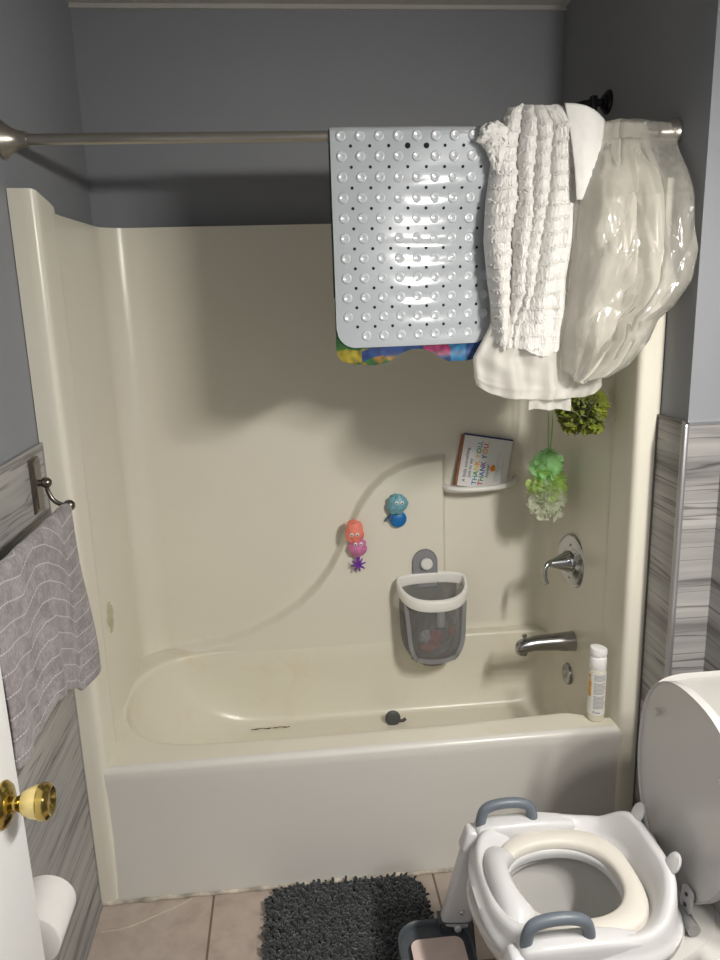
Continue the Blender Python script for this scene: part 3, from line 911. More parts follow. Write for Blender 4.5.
G().add(loft(rings)).obj('spout_body', M['brushed'], sp)
G().add(lathe([(.017, 0), (.019, .012), (.017, .026), (.013, .027)], (WX-.170, .40, .478), (-.12, 0, -1), 24)).obj('spout_mouth', M['brushed'], sp)
G().add(lathe([(.0045, 0), (.0045, .012), (.0085, .014), (.0085, .020), (.005, .022)], (WX-.165, .40, .499), (-.08, 0, 1), 18)).obj('diverter_knob', M['chrome'], sp)
ov = G().add(lathe([(.036, -.004), (.036, .004), (.033, .009), (.022, .012), (.008, .0125), (.004, .010)], (1.4795, .43, .352), (-1, 0, .06), 36)).obj('overflow_plate', M['brushed'])
tag(ov, 'round brushed metal overflow plate below the tub spout', 'overflow plate')
st = thing('drain_stopper', 'dark grey rubber drain stopper on the tub floor near the back', 'drain stopper', (.905, .575, .13))
st_c = Vector((.900, .575, .1500))
G().add(lathe([(.026, -.003), (.0275, 0), (.0275, .003), (.023, .006), (.008, .007)], st_c, (0, -1, .25), 32)).obj('stopper_disc', M['stopper'], st)
G().add(tube(smooth_pts([(.908, .574, .142), (.925, .572, .139), (.938, .571, .141), (.945, .571, .147)], 5), .0055, 12)).obj('pull_tab', M['stopper'], st)

# ------------------------------------------------------------------ toy basket
YP = .664  # front of raised panel
bk = thing('toy_basket', 'grey mesh bath toy basket with white D-shaped rim stuck on the back wall', 'basket', (1.045, YP, .345))
pl_ = [(.991, .605), (1.081, .605), (1.079, .69)] + [(1.036+.043*cos(a), .700+.043*sin(a)) for a in [pi*k/14 for k in range(15)]] + [(.993, .69)]
G().add(prism(pl_, lambda a, b, c: Vector((a, YP-.001-c, b)), .010, .003)).obj('back_plate', M['grey_plastic'], bk)
G().add(disc((1.040, YP-.010, .692), (0, -1, 0), .021, .014, 32)).obj('suction_knob', M['tub_grip'], bk)
# D ring rim
def dshape(t, sx=1, sy=1):
    """closed D loop param 0..1 -> (x, y) around centre; flat side at back"""
    a = 2*pi*t
    x = cos(a); y = sin(a)
    ex = .78
    xx = math.copysign(abs(x)**.80, x)*.116*sx
    yy = (math.copysign(abs(y)**.85, y))
    yy = yy*.108 if yy < 0 else yy*.030
    return xx, yy*sy
ND = 96
def rimpt(t, off_, h):
    # rim plane tilts: lower toward the room
    x, y = dshape(t); l = sqrt(x*x+y*y)
    x *= (1+off_/.11); y *= (1+off_/(.09 if y < 0 else .03))
    yw = .628+y
    zt_ = .648-.36*(.658-yw)
    return Vector((1.053+x, yw, zt_+h+.008))
R = []
for off_, h in ((-.004, -.030), (-.005, -.004), (-.003, .0), (.004, .0005), (.0075, -.004), (.0065, -.030), (.0055, -.036), (-.003, -.036)):
    R.append([rimpt(k/ND, off_, h) for k in range(ND)])
R.append(R[0])
G().add(loft(R, False, False)).obj('rim', M['tub_grip'], bk, smooth=50)
def bagpt(t, v):
    p = rimpt(t, -.001, -.030)
    a = 2*pi*t
    bot = .343
    # swell then round off at the bottom
    k = sstep(0, 1, v)
    shr = (1-max(0, v-.52)**2.6*4.2)
    shr = max(.05, shr)*(1+.022*sin(a*9+v*3)*v+.03*mn.noise((a*1.5, v*3, 2)))
    cx_, cy_ = 1.046, .600
    z = p.z+(bot-p.z)*v - .0*v
    x = cx_+(p.x-cx_)*shr*.98; y = cy_+(p.y-cy_)*min(1, shr*1.05)
    return Vector((x, min(y, YP-.004), z))
NV = 26
R = [[bagpt(k/ND, j/(NV-1)) for k in range(ND)] for j in range(NV)]
G().add(loft(R, False, True)).obj('mesh_bag', M['net'], bk, smooth=80)
# bindings sewn on the bag: two curved side bands, bottom band and the centre strap
def band(pts, w):
    V = []; n = len(pts)
    for i, p in enumerate(pts):
        t = (pts[min(i+1, n-1)]-pts[max(i-1, 0)]).normalized(); s = t.cross(Vector((0, -1, .1))).normalized()*w/2
        V += [p-s, p+s]
    return V, [(2*i, 2*i+1, 2*i+3, 2*i+2) for i in range(n-1)]
g = G()
for t0, t1 in ((.60, .63), (.90, .87)):
    pts = []
    for j in range(20):
        v = .02+.84*j/19; t = t0+(t1-t0)*(j/19)+.05*(1 if t0 < .75 else -1)*max(0, v-.55)
        pts.append(bagpt(t, v)+Vector((0, -.0025, 0)))
    g.add(band(pts, .024))
pts = [bagpt(.60+.30*k/24, .80+.035*sin(pi*k/24))+Vector((0, -.003, 0)) for k in range(25)]
g.add(band(pts, .024))
o = g.obj('binding', M['net_trim'], bk, smooth=60)
pts = [rimpt(.757, .001, -.030-.072*k/8)+Vector((0, -.004+.0006*k, 0)) for k in range(9)]
g = G().add(band(pts, .030)); o = g.obj('strap', M['grey_plastic'], bk); md = o.modifiers.new('s', 'SOLIDIFY'); md.thickness = .002
# toys inside
def little_toy(name, label, c, R, m, m2, head=(.4, -.2, .8)):
    t = thing(name, label, 'bath toy', (c[0], c[1], c[2]-R[2]), 'toys inside the mesh basket')
    G().add(clump(c, R, sum(c)*7)).obj('body', m, t, smooth=180)
    h = Vector(c)+Vector((head[0]*R[0], head[1]*R[1], head[2]*R[2]*1.3))
    g = G().add(sphere(h, min(R)*.62, 16, 10)); g.add(lathe([(.004, 0), (.002, .006), (.0005, .007)], h+Vector((0, -min(R)*.58, 0)), (0, -1, 0), 10)); g.obj('head', m2, t)
M['toy_red'] = mat('toy_red', (.70,.08,.10), .4); M['toy_pink'] = mat('toy_pink', (.60,.22,.28), .4); M['toy_orange'] = mat('toy_orange', (.65,.16,.04), .4); M['toy_green'] = mat('toy_green', (.10,.25,.08), .4)
little_toy('bath_toy', 'white bath toy inside the mesh basket, left of centre', (1.022, .592, .444), (.020, .018, .020), M['eye_w'], M['eye_w'], (.3, -.3, .7))
little_toy('bath_toy', 'red bath toy inside the mesh basket under the strap', (1.062, .594, .440), (.024, .020, .026), M['toy_red'], M['toy_pink'])
little_toy('bath_toy', 'orange bath toy lying lowest in the mesh basket', (1.034, .600, .404), (.034, .022, .016), M['toy_orange'], M['toy_red'], (.9, -.2, .4))
little_toy('bath_toy', 'orange and green bath toy at the right side of the mesh basket', (1.118, .600, .458), (.014, .018, .020), M['toy_orange'], M['toy_green'])

# ------------------------------------------------------------------ stick-on bath toys
def eyes(g_w, g_b, c, sep, r, dirv=(0,-1,0)):
    for s in (-1, 1):
        p = Vector(c)+Vector((s*sep, 0, 0)); g_w.add(sphere(p, r, 14, 8, 1, .6, 1)); g_b.add(sphere(p+Vector((0, -r*.5, -.0003)), r*.48, 10, 6, 1, .5, 1))
def gum_toy(name, label, c, R, m, eye_c, seed, group='bath toys stuck on the back wall', tail=None):
    t = thing(name, label, 'bath toy', (c[0], YP, c[2]), group)
    G().add(clump(c, R, seed, .5)).obj('body', m, t, smooth=180)
    gw, gb = G(), G(); eyes(gw, gb, eye_c, .0095 if R[0] > .02 else .008, .0062)
    e = gw.obj('eyes', M['eye_w'], t); gb.obj('pupils', M['black'], e)
    if tail: tail(t)
    return t
gum_toy('bath_toy', 'coral pink squishy bath toy with white eyes, above the mauve one', (.790, YP-.022, .826), (.032, .020, .040), M['orange_toy'], (.789, YP-.043, .822), 2.1)
def star_tail(t):
    g = G(); c = Vector((.800, YP-.022, .709))
    g.add(tube([(.803, YP-.020, .745), (.802, YP-.022, .728), tuple(c)], .0045, 10))
    for k in range(8):
        a = 2*pi*k/8+.2; d = Vector((cos(a), -.25*(k % 2), sin(a)))
        g.add(tube([c, c+d*.010+Vector((0, -.006, 0)), c+d*.026], [.0055, .0042, .0022], 8))
    g.obj('tentacles', M['violet'], t)
gum_toy('bath_toy', 'mauve squishy bath toy with violet star tentacles, left of the mesh basket', (.801, YP-.020, .769), (.031, .019, .032), M['purple_toy'], (.801, YP-.039, .787), 5.4, tail=star_tail)
def ball_tail(t):
    g = G(); g.add(tube(smooth_pts([(.923, YP-.016, .888), (.919, YP-.018, .875), (.914, YP-.020, .864), (.925, YP-.022, .862)], 6), .0040, 10)); 
    g.add(tube(smooth_pts([(.918, YP-.012, .876), (.906, YP-.010, .866), (.897, YP-.010, .853)], 6), .0028, 8)); g.obj('cord', M['navy'], t)
    G().add(lathe([(.004, -.001), (.026, 0), (.029, .004), (.029, .008), (.024, .013), (.012, .016), (.003, .017)], (.943, YP-.006, .860), (0, -1, .1), 28)).obj('blue_disc', M['blue'], t)
gum_toy('bath_toy', 'teal blue bath toy with white eyes and a blue disc on a cord', (.940, YP-.022, .915), (.034, .020, .036), M['teal_toy'], (.944, YP-.043, .925), 9.2, tail=ball_tail)

# ------------------------------------------------------------------ book leaning in the niche
bkm = Matrix.Translation((1.1530, .676, .962)) @ Matrix.Rotation(math.radians(10.5), 4, 'Y') @ Matrix.Rotation(math.radians(-5), 4, 'X')
book = thing('board_book', 'white board book with colourful thank you lettering behind the washcloth bar', 'book', (1.24, .69, .95))
BW, BH, BT = .172, .178, .016
def bx_(b, bev=0): return xform(box(*b, bev), bkm)
cov = G().add(bx_((0, BW, 0, .0022, 0, BH), .0008))
inks = ['grey','red','orange','yellow','green','blue','navy','purple','teal']; slot = {n: i+1 for i, n in enumerate(inks)}
def cover_text(body, size, x, z, ink):
    vf = text_mesh(body, size)
    cov.add(([bkm @ Vector((x-p.y, -.0006-p.z, z+p.x)) for p in vf[0]], vf[1]), slot[ink])
def text_w(body, size):
    v, f = text_mesh(body, size); return max([p.x for p in v]+[0])
cover_text('A little something', .0165, .025, .016, 'grey'); cover_text('just to say', .0160, .041, .034, 'grey'); cover_text('Anyway!', .0135, .103, .040, 'grey')
for line, pal, x in (('THANK YOU,', ['blue','teal','green','yellow','orange','','yellow','green','teal','navy'], .066), ('THANK YOU,', ['red','green','blue','navy','purple','','navy','orange','red','yellow'], .088)):
    z = .010
    for ch, pc in zip(line, pal):
        if ch == ' ': z += .007; continue
        cover_text(ch, .0235, x, z, pc); z += text_w(ch, .0235)+.0012
for k in range(7):
    ln = [.10, .085, .105, .06, .0, .09, .07][k]
    if ln: cov.add(bx_((.126+.0042*k, .1272+.0042*k, -.0006, .0001, .028, .028+ln)), 9+1)
cov.add(bx_((.146, .152, -.0006, .0001, .010, .024)), 1)
for (dx, dz, r) in ((0, 0, .0095), (.002, .009, .006)):
    cov.add(xform(lathe([(.0002, 0), (r, 0), (r, .0007), (.0002, .0007)], (.116+dx, .0001, .073+dz), (0, -1, 0), 18), bkm), 3)
cov.obj('front_cover', None, book, smooth=20, mats=[M['book_cover']]+[M['ink_'+n] for n in inks]+[mat('faint_print', (.52,.52,.53), .5)])
G().add(bx_((.0, BW, BT-.002, BT, 0, BH), .0008)).obj('back_cover', M['book_navy'], book)
G().add(bx_((-.009, .0005, -.0002, BT, 0, BH), .0015)).obj('spine', M['book_page'], book)
G().add(bx_((.001, BW-.003, .0022, BT-.002, .002, BH-.0025))).obj('pages', M['book_page'], book)
G().add(bx_((0, BW, -.0002, BT-.001, BH-.0015, BH+.0045), .001)).obj('top_edge', M['book_navy'], book)

# ------------------------------------------------------------------ poufs
def ruffles(g, c, R, n, rs, ribbon=.02, mi=0, rmin=.55, squash=(1,1,1), wav=.35):
    for k in range(n):
        d = Vector((rs.gauss(0,1), rs.gauss(0,1), rs.gauss(0,1))).normalized()
        e, u, w = frame(d); a0 = rs.uniform(0, 2*pi); q = rs.uniform(rmin, 1.0)
        rad = rs.uniform(.25, .55)*R; V = []; m = 16; span = rs.uniform(2.2, 4.5)
        for i in range(m):
            a = a0+span*i/(m-1); wob = wav*sin(i*1.7+k)
            rr = rad*(1-.35*i/(m-1))
            p = d*R*q*(.93+.07*sin(i*2.1))+ (u*cos(a)+w*sin(a))*rr
            p = p.normalized()*R*q*(1+.06*sin(i*1.3+k))
            out = p.normalized(); tw = (u*sin(a)*wob - w*cos(a)*wob)
            h = (out+tw*.9).normalized()*ribbon*rs.uniform(.7, 1.15)
            b = p-h*.5; t = p+h*.5
            for pt in (b, (b+t)/2+u*rs.uniform(-.001,.001), t):
                V.append(Vector(c)+Vector((pt.x*squash[0], pt.y*squash[1], pt.z*squash[2])))
        F = []
        for i in range(m-1):
            for j in range(2): F.append((3*i+j, 3*i+3+j, 3*i+4+j, 3*i+1+j))
        g.add((V, F), mi)
rs2 = random.Random(11)
po = thing('bath_pouf', 'olive green ruffled bath pouf tucked under the curtain, upper of two', 'bath pouf', (1.385, .16, 1.28), 'mesh bath poufs')
g = G(); g.add(clump((1.385, .16, 1.283), (.045, .045, .045), 4)); ruffles(g, (1.385, .16, 1.283), .064, 120, rs2, .030, wav=.55)
g.obj('ruffles', M['pouf_olive'], po, smooth=60)
G().add(tube(smooth_pts([(1.385, .17, 1.32), (1.42, .20, 1.315), (1.455, .21, 1.305), (1.476, .212, 1.30)], 6), .0022, 8)).obj('cord', M['green_cord'], po)
pg = thing('bath_pouf', 'bright green and white bath pouf hanging on a cord, lower of two', 'bath pouf', (1.395, .44, 1.02), 'mesh bath poufs')
pc = Vector((1.390, .44, 1.018))
g = G(); ruffles(g, pc+Vector((0, 0, .050)), .050, 70, rs2, .020); g.add(clump(pc+Vector((0, 0, .060)), (.036, .036, .040), 2)); g.obj('green_ruffles', M['pouf_green'], pg, smooth=60)
g = G(); ruffles(g, pc+Vector((0, 0, -.006)), .060, 60, rs2, .020); g.obj('lime_ruffles', M['pouf_lime'], pg, smooth=60)
g = G(); ruffles(g, pc+Vector((0, 0, -.058)), .056, 90, rs2, .024, squash=(1, 1, 1.2)); g.add(clump(pc+Vector((0, 0, -.045)), (.033, .033, .04), 6)); g.obj('white_ruffles', M['pouf_white'], pg, smooth=60)
g = G(); 
for s in (-.006, .006): g.add(tube(smooth_pts([(1.395+s*.3, .44, 1.10), (1.395+s*1.2, .438, 1.25), (1.402+s, .436, 1.60), (1.412, .431, 2.076)], 8), .0022, 8))
g.obj('cord', M['green_cord'], pg)

# ------------------------------------------------------------------ bottle on the rim
bo = thing('foam_bottle', 'slim bottle with white pump cap standing on the right corner of the tub rim', 'bottle', (1.417, .058, RIM))
bc = Vector((1.417, .058, RIM+.0005)); BS = 1.12
sc = lambda P: [(r*BS, z*1.06) for r, z in P]
G().add(lathe(sc([(.0005, 0), (.017, 0), (.0205, .004), (.0212, .012), (.0212, .145), (.0205, .150), (.019, .152)]), bc, (0,0,1), 36)).obj('bottle_body', M['bottle'], bo)
g = G(); g.add(lathe(sc([(.0213, .022), (.0216, .022), (.0216, .143), (.0213, .143)]), bc, (0,0,1), 48, False))
def cyl_patch(r, a0, a1, z0, z1, n=10):
    V = []
    for z in (z0, z1):
        for k in range(n+1):
            a = a0+(a1-a0)*k/n; V.append(bc+Vector((r*BS*cos(a), r*BS*sin(a), z*1.06)))
    return V, grid_faces(n+1, 2)
ac = math.radians(-114); rs3 = random.Random(5)
for k in range(26):
    z = .136-.0038*k
    if k in (5, 15): continue
    g.add(cyl_patch(.02175, ac-.34, ac+rs3.uniform(.85, 1.10), z, z+.0022), 1)
g.add(cyl_patch(.02175, ac-.34, ac-.16, .027, .034), 1); g.add(cyl_patch(.02175, ac-.08, ac+.5, .027, .031), 1)
g.add(cyl_patch(.02175, ac-1.25, ac-.66, .073, .118), 2); g.add(cyl_patch(.02175, ac-1.2, ac-.74, .127, .136), 2); g.add(cyl_patch(.02175, ac-1.15, ac-.74, .120, .124), 2)
g.obj('label_wrap', None, bo, mats=[M['label_white'], M['label_text'], M['label_orange']])
G().add(lathe(sc([(.0205, .150), (.0210, .151), (.0210, .180), (.0195, .184), (.0175, .185), (.0175, .190)]), bc, (0,0,1), 36)).obj('pump_collar', M['cap_white'], bo)
rings = []
for r, z, sl in ((.0172, .1885, 0), (.0205, .190, 0), (.0212, .196, .06), (.0212, .203, .12), (.0205, .2075, .16), (.012, .2095, .18)):
    rings.append([bc+Vector((BS*r*cos(2*pi*k/36), BS*r*sin(2*pi*k/36), 1.06*z-sl*r*cos(2*pi*k/36+.3))) for k in range(36)])
G().add(loft(rings)).obj('pump_head', M['cap_white'], bo)

# ------------------------------------------------------------------ towel bar and towel
tb = thing('towel_bar', 'dark nickel towel bar with ball ends on the left tiled wall', 'towel bar', (.009, -.28, 1.21))
BX, BZ = .078, 1.156
G().add(tube([(BX, -.088, BZ), (BX, -.63, BZ)], .0075, 14)).obj('bar', M['dark_nickel'], tb)
for yy in (-.085, -.635):
    pl = G(); 
    rr = []
    for (hw, hh, xx) in ((.030, .062, .009), (.030, .062, .013), (.026, .058, .016), (.020, .052, .017), (.019, .051, .019)):
        rr.append([Vector((xx, yy+a*hw, 1.208+b*hh)) for a, b in ((-1,-1),(1,-1),(1,1),(-1,1))])
    pl.add(loft(rr)); p_ = pl.obj('wall_plate', M['dark_nickel'], tb)
    G().add(lathe([(.008, .0), (.007, .012)], (.018, yy, 1.212), (1,0,0), 16)).add(sphere((.034, yy, 1.212), .0125, 20, 12)).obj('post_ball', M['dark_nickel'], tb)
    G().add(tube(smooth_pts([(.034, yy, 1.206), (.036, yy, 1.190), (.044, yy, 1.172), (.058, yy, 1.161), (BX, yy, BZ)], 6), .0052, 12)).obj('arm', M['dark_nickel'], tb)
    G().add(sphere((BX, yy, BZ), .0135, 20, 12)).obj('ball_end', M['dark_nickel'], tb)
# towel
def towel_mat():
    m, nt, b = _new('mauve_terry')
    uvn = nt.nodes.new('ShaderNodeUVMap'); uvn.uv_map = 'UVMap'
    sep = nt.nodes.new('ShaderNodeSeparateXYZ'); lnk(nt, uvn.outputs[0], sep.inputs[0])
    def math_(op, a, b_=None, c=None):
        n = nt.nodes.new('ShaderNodeMath'); n.operation = op
        for i, x in enumerate((a, b_, c)):
            if x is None: continue
            if isinstance(x, (int, float)): n.inputs[i].default_value = x
            else: lnk(nt, x, n.inputs[i])
        return n.outputs[0]
    t = math_('FRACT', math_('DIVIDE', sep.outputs[1], .038))
    line = math_('LESS_THAN', math_('ABSOLUTE', math_('SUBTRACT', t, .5)), .040)
    dash = math_('LESS_THAN', math_('FRACT', math_('DIVIDE', sep.outputs[0], .0085)), .72)
    stripe = math_('MULTIPLY', line, dash)
    nz = noise_tex(nt, coords(nt), 120, 3, .6)
    nz2 = noise_tex(nt, coords(nt), 26, 3, .6)
    c0 = ramp(nt, nz, [(.3, (.275,.25,.265)), (.7, (.43,.395,.41))])
    c1 = ramp(nt, nz2, [(.35, (.66,.65,.65)), (.65, (1,1,1))])
    mx = nt.nodes.new('ShaderNodeMix'); mx.data_type = 'RGBA'; mx.blend_type = 'MULTIPLY'; mx.inputs[0].default_value = 1
    lnk(nt, c0, mx.inputs[6]); lnk(nt, c1, mx.inputs[7])
    m2 = nt.nodes.new('ShaderNodeMix'); m2.data_type = 'RGBA'; lnk(nt, stripe, m2.inputs[0]); lnk(nt, mx.outputs[2], m2.inputs[6]); m2.inputs[7].default_value = (.60,.57,.58,1)
    lnk(nt, m2.outputs[2], b.inputs['Base Color']); b.inputs['Roughness'].default_value = .95; b.inputs['Sheen Weight'].default_value = .25
    hh = math_('MULTIPLY_ADD', line, -1.2, math_('MULTIPLY', nz, 1.0))
    bump(nt, b, hh, .7, .004)
    return m
TY0, TY1 = -.112, -.615
NS, NT = 110, 120; V = []; UV = []
rt = .0102
def tow_bot(s): return interp([(0,.745),(.08,.742),(.17,.740),(.22,.765),(.40,.815),(.55,.830),(.62,.82),(.70,.805),(.85,.82),(1,.83)], s)
lb = .36
for j in range(NT):
    t = j/(NT-1)
    for i in range(NS):
        s = i/(NS-1); y = TY0+(TY1-TY0)*s
        lf = BZ-tow_bot(s); tot = lf+pi*rt+lb; q = tot*t
        flare = 0
        if q < lf:
            z = BZ-(lf-q); dz = BZ-z; k = sstep(0, .30, dz)
            fold = .011*sin(s*13.5+.9+dz*1.2)+.003*sin(s*29-1+dz*3)+.007*mn.noise((s*5, dz*4, 2))
            x = BX+rt+ k*(fold*.75+.005) - .03*k*sstep(.3, 0, s)*0
            yy = y+.020*sstep(.10, .40, dz)*(1-s)**2+.008*k*sin(s*9+dz*3)
            p = Vector((x, yy, z))
        elif q < lf+pi*rt:
            a = (q-lf)/rt; p = Vector((BX+rt*cos(a), y, BZ+rt*sin(a)))
        else:
            dz = q-lf-pi*rt; z = BZ-dz; k = sstep(0, .25, dz)
            x = BX-rt-.014*k+.010*k*sin(s*15.5+.6)
            p = Vector((max(.022, x), y+.02*k*(1-s), z))
        p.z += .003*mn.noise((s*9, t*6, 5))
        V.append(p); UV.append((y, q))
tw = mesh_obj('hand_towel', V, grid_faces(NS, NT), towel_mat(), None, smooth=180, uv=UV)
md = tw.modifiers.new('thick', 'SOLIDIFY'); md.thickness = .005; md.offset = 0
tag(tw, 'mauve grey terry hand towel with white dashed stripes over the towel bar', 'towel')

# ------------------------------------------------------------------ toilet paper
tp = thing('toilet_paper_roll', 'white toilet paper roll on the left wall below the towel', 'toilet paper', (.069, -.57, .457))
tc_ = Vector((.069, -.500, .468))
G().add(lathe([(.021, .0), (.052, 0), (.0545, .002), (.0545, .108), (.052, .110), (.021, .110), (.021, 0)], tc_, (0,-1,0), 48, False)).obj('paper', M['paper'], tp, smooth=40)
G().add(lathe([(.0208, .001), (.0208, .109), (.0195, .109), (.0195, .001), (.0208, .001)], tc_, (0,-1,0), 32, False)).obj('cardboard_core', mat('cardboard', (.35,.27,.19), .9), tp)
hd = thing('toilet_paper_holder', 'nickel arm carrying the toilet paper roll on the left wall', 'paper holder', (.009, -.64, .44))
g = G().add(tube([(.069, -.50, .4815), (.069, -.645, .4815)], .006, 12)); g.obj('spindle', M['dark_nickel'], hd)
g = G().add(tube(smooth_pts([(.012, -.645, .4815), (.045, -.645, .4815), (.069, -.645, .4815)], 4), .007, 12)).add(lathe([(.022, 0), (.022, .006), (.016, .010)], (.009, -.645, .4815), (1,0,0), 24)); g.obj('wall_post', M['dark_nickel'], hd)

# ------------------------------------------------------------------ door
dr = thing('door_1', '', '', (.147, -1.58, 0)); del dr['label']; del dr['category']; dr['kind'] = 'structure'
g = G().add(box(.130, .165, -1.575, -.783, .008, 2.03, .003)); g.obj('door_leaf', M['white_paint'], dr)
kn = Vector((.165, -.845, .923))
kb = G().add(lathe([(.033, 0), (.033, .003), (.029, .008), (.020, .012), (.012, .015)], kn, (1,0,0), 40)).add(lathe([(.011, .012), (.010, .018), (.0115, .023), (.014, .026), (.0155, .028)], kn, (1,0,0), 36)).obj('door_handle', M['brass'], dr)
k2 = mesh_obj('ivory_ring', *lathe([(.0155, .027), (.0185, .032), (.0215, .039), (.0235, .047), (.0238, .050)], kn, (1,0,0), 40, False), M['ivory'], dr)
k2.parent = kb; 
k3 = mesh_obj('knob_face', *lathe([(.0236, .049), (.0255, .051), (.0262, .056), (.0250, .062), (.020, .066), (.0185, .0655), (.012, .0615), (.001, .0605)], kn, (1,0,0), 40), M['brass'], dr)
k3.parent = kb

# ------------------------------------------------------------------ rug
rug = thing('bath_rug', 'charcoal shaggy chenille bath rug lying against the tub', 'rug', (.675, -.33, 0))
RX0, RX1, RY0, RY1, RCR = .462, .892, -.66, -.018, .06
def in_rug(x, y, m_=0):
    dx = max(RX0+RCR-x, x-(RX1-RCR), 0); dy = max(RY0+RCR-y, y-(RY1-RCR), 0)
    return sqrt(dx*dx+dy*dy) <= RCR-m_
poly = []
for cx_, cy_, a0 in ((RX1-RCR, RY1-RCR, 0), (RX0+RCR, RY1-RCR, pi/2), (RX0+RCR, RY0+RCR, pi), (RX1-RCR, RY0+RCR, 1.5*pi)):
    poly += [(cx_+RCR*cos(a0+pi/2*k/8), cy_+RCR*sin(a0+pi/2*k/8)) for k in range(9)]
G().add(prism(poly, lambda a, b, c: Vector((a, b, .0005+c)), .012)).obj('backing', M['rug_base'], rug)
g = G(); rs4 = random.Random(21); st_ = .0080
nx = int((RX1-RX0)/st_); ny = int((RY1-RY0)/st_)
for ix in range(nx+1):
    for iy in range(ny+1):
        x = RX0+ix*st_+rs4.uniform(-.003, .003); y = RY0+iy*st_+rs4.uniform(-.003, .003)
        if not in_rug(x, y, .004): continue
        if y < -.40 and rs4.random() < .5: continue
        ln = rs4.uniform(.013, .020)
        ex = max(0, abs(x-(RX0+RX1)/2)-(RX1-RX0)/2+.03)/.03; 
        dirx = (1 if x > (RX0+RX1)/2 else -1)*ex*.8; diry = .7*max(0, (y-RY1+.03)/.03)
        lean = Vector((rs4.gauss(0, .45)+dirx+.35*mn.noise((x*9, y*9, 1)), rs4.gauss(0, .45)+diry-.25+.35*mn.noise((x*9, y*9, 6)), 1)).normalized()
        p0 = Vector((x, y, .010)); p1 = p0+lean*ln*.55; lean2 = (lean+Vector((rs4.gauss(0, .5), rs4.gauss(0, .5), -.25))).normalized(); p2 = p1+lean2*ln*.5
        r = rs4.uniform(.0037, .0050)
        e, u, w = frame(lean); V = []
        for p, q in ((p0, .85), (p1, 1.05), (p2, .95)):
            for k in range(5):
                a = 2*pi*k/5; V.append(p+(u*cos(a)+w*sin(a))*r*q)
        V.append(p2+lean2*r*.55)
        F = [(j*5+k, j*5+(k+1) % 5, j*5+5+(k+1) % 5, j*5+5+k) for j in range(2) for k in range(5)]+[(10+k, 10+(k+1) % 5, 15) for k in range(5)]
        g.add((V, F))
o = g.obj('pile', M['rug'], rug, smooth=180); o['kind'] = 'stuff'

# crack of old caulk on the floor tile
P = smooth_pts([(.255, -.010, .0008), (.229, -.027, .0008), (.16, -.062, .0008), (.095, -.091, .0008), (.03, -.098, .0008)], 8)
g = G(); g.add(band([p+Vector((0, .002*mn.noise((i*.5, 1, 1)), 0)) for i, p in enumerate(P)], .0028))
V = g.v; F = g.f
ck = mesh_obj('floor_crack', [v+Vector((0,0,.0004)) for v in V], F, M['crackline']); struct(ck); ck.name = 'trim_8'

# ------------------------------------------------------------------ toilet
def rrect(x0, x1, y0, y1, r, n=7):
    P = []
    for cx_, cy_, a0 in ((x1-r, y1-r, 0), (x0+r, y1-r, pi/2), (x0+r, y0+r, pi), (x1-r, y0+r, 1.5*pi)):
        P += [(cx_+r*cos(a0+pi/2*k/n), cy_+r*sin(a0+pi/2*k/n)) for k in range(n+1)]
    return P
YC = -.565
to = thing('toilet', 'white toilet with its lid raised beside the tub', 'toilet', (1.25, YC, 0))
def oval(a, xc, ax_f, ax_b, by, n=2.2):
    c, s = cos(a), sin(a); rx = ax_b if c > 0 else ax_f
    return Vector((xc+math.copysign(abs(c)**(2/n), c)*rx, YC+math.copysign(abs(s)**(2/n), s)*by, 0))
NT_ = 72
def oring(z, xc, af, ab, by, n=2.2): return [oval(2*pi*k/NT_, xc, af, ab, by, n)+Vector((0,0,z)) for k in range(NT_)]
R = [oring(0, 1.22, .16, .26, .115, 3), oring(.02, 1.22, .16, .26, .115, 3), oring(.10, 1.22, .13, .24, .105, 3), oring(.20, 1.19, .16, .26, .115, 2.6),
     oring(.29, 1.15, .195, .26, .150), oring(.35, 1.13, .212, .27, .172), oring(.385, 1.125, .218, .27, .182), oring(.395, 1.125, .214, .266, .178),
     oring(.395, 1.115, .158, .156, .134), oring(.385, 1.115, .156, .154, .132), oring(.30, 1.115, .150, .145, .125), oring(.18, 1.125, .115, .11, .10), oring(.08, 1.14, .07, .07, .06), oring(.05, 1.14, .02, .02, .02)]
G().add(loft(R)).obj('bowl', M['porcelain'], to, smooth=50)
g = G().add(box(1.34, 1.60, YC-.12, YC+.12, .0, .36, .04, 4)).add(box(1.30, 1.60, YC-.19, YC+.19, .33, .392, .02, 3)); g.obj('bowl_shelf', M['porcelain'], to, smooth=50)
R = [oring(.397, 1.125, .222, .19, .186), oring(.404, 1.125, .226, .194, .190), oring(.412, 1.125, .222, .190, .186), oring(.414, 1.125, .20, .17, .165), oring(.412, 1.115, .145, .13, .118), oring(.397, 1.115, .142, .128, .115)]
R.append(R[0]); G().add(loft(R, False, False)).obj('seat_ring', M['porcelain'], to, smooth=50)
TKP = [(1.606, YC-.262), (1.606, YC+.262)]
def tankpoly(x0, hw, r):
    P = [(1.606, YC-hw), (1.606, YC+hw)]
    P += [(x0+r-r*sin(pi/2*k/10), YC+hw-r*.75+r*.75*cos(pi/2*k/10)) for k in range(11)]
    P += [(x0+r-r*cos(pi/2*k/10), YC-hw+r*.75-r*.75*sin(pi/2*k/10)) for k in range(11)]
    return P
G().add(prism(tankpoly(1.385, .245, .09), lambda a, b, c: Vector((a, b, .37+c)), .335, .01)).obj('tank', M['porcelain'], to, smooth=50)
G().add(prism(tankpoly(1.356, .262, .12), lambda a, b, c: Vector((a, b, .705+c)), .032, .010)).obj('tank_lid', M['porcelain'], to, smooth=50)
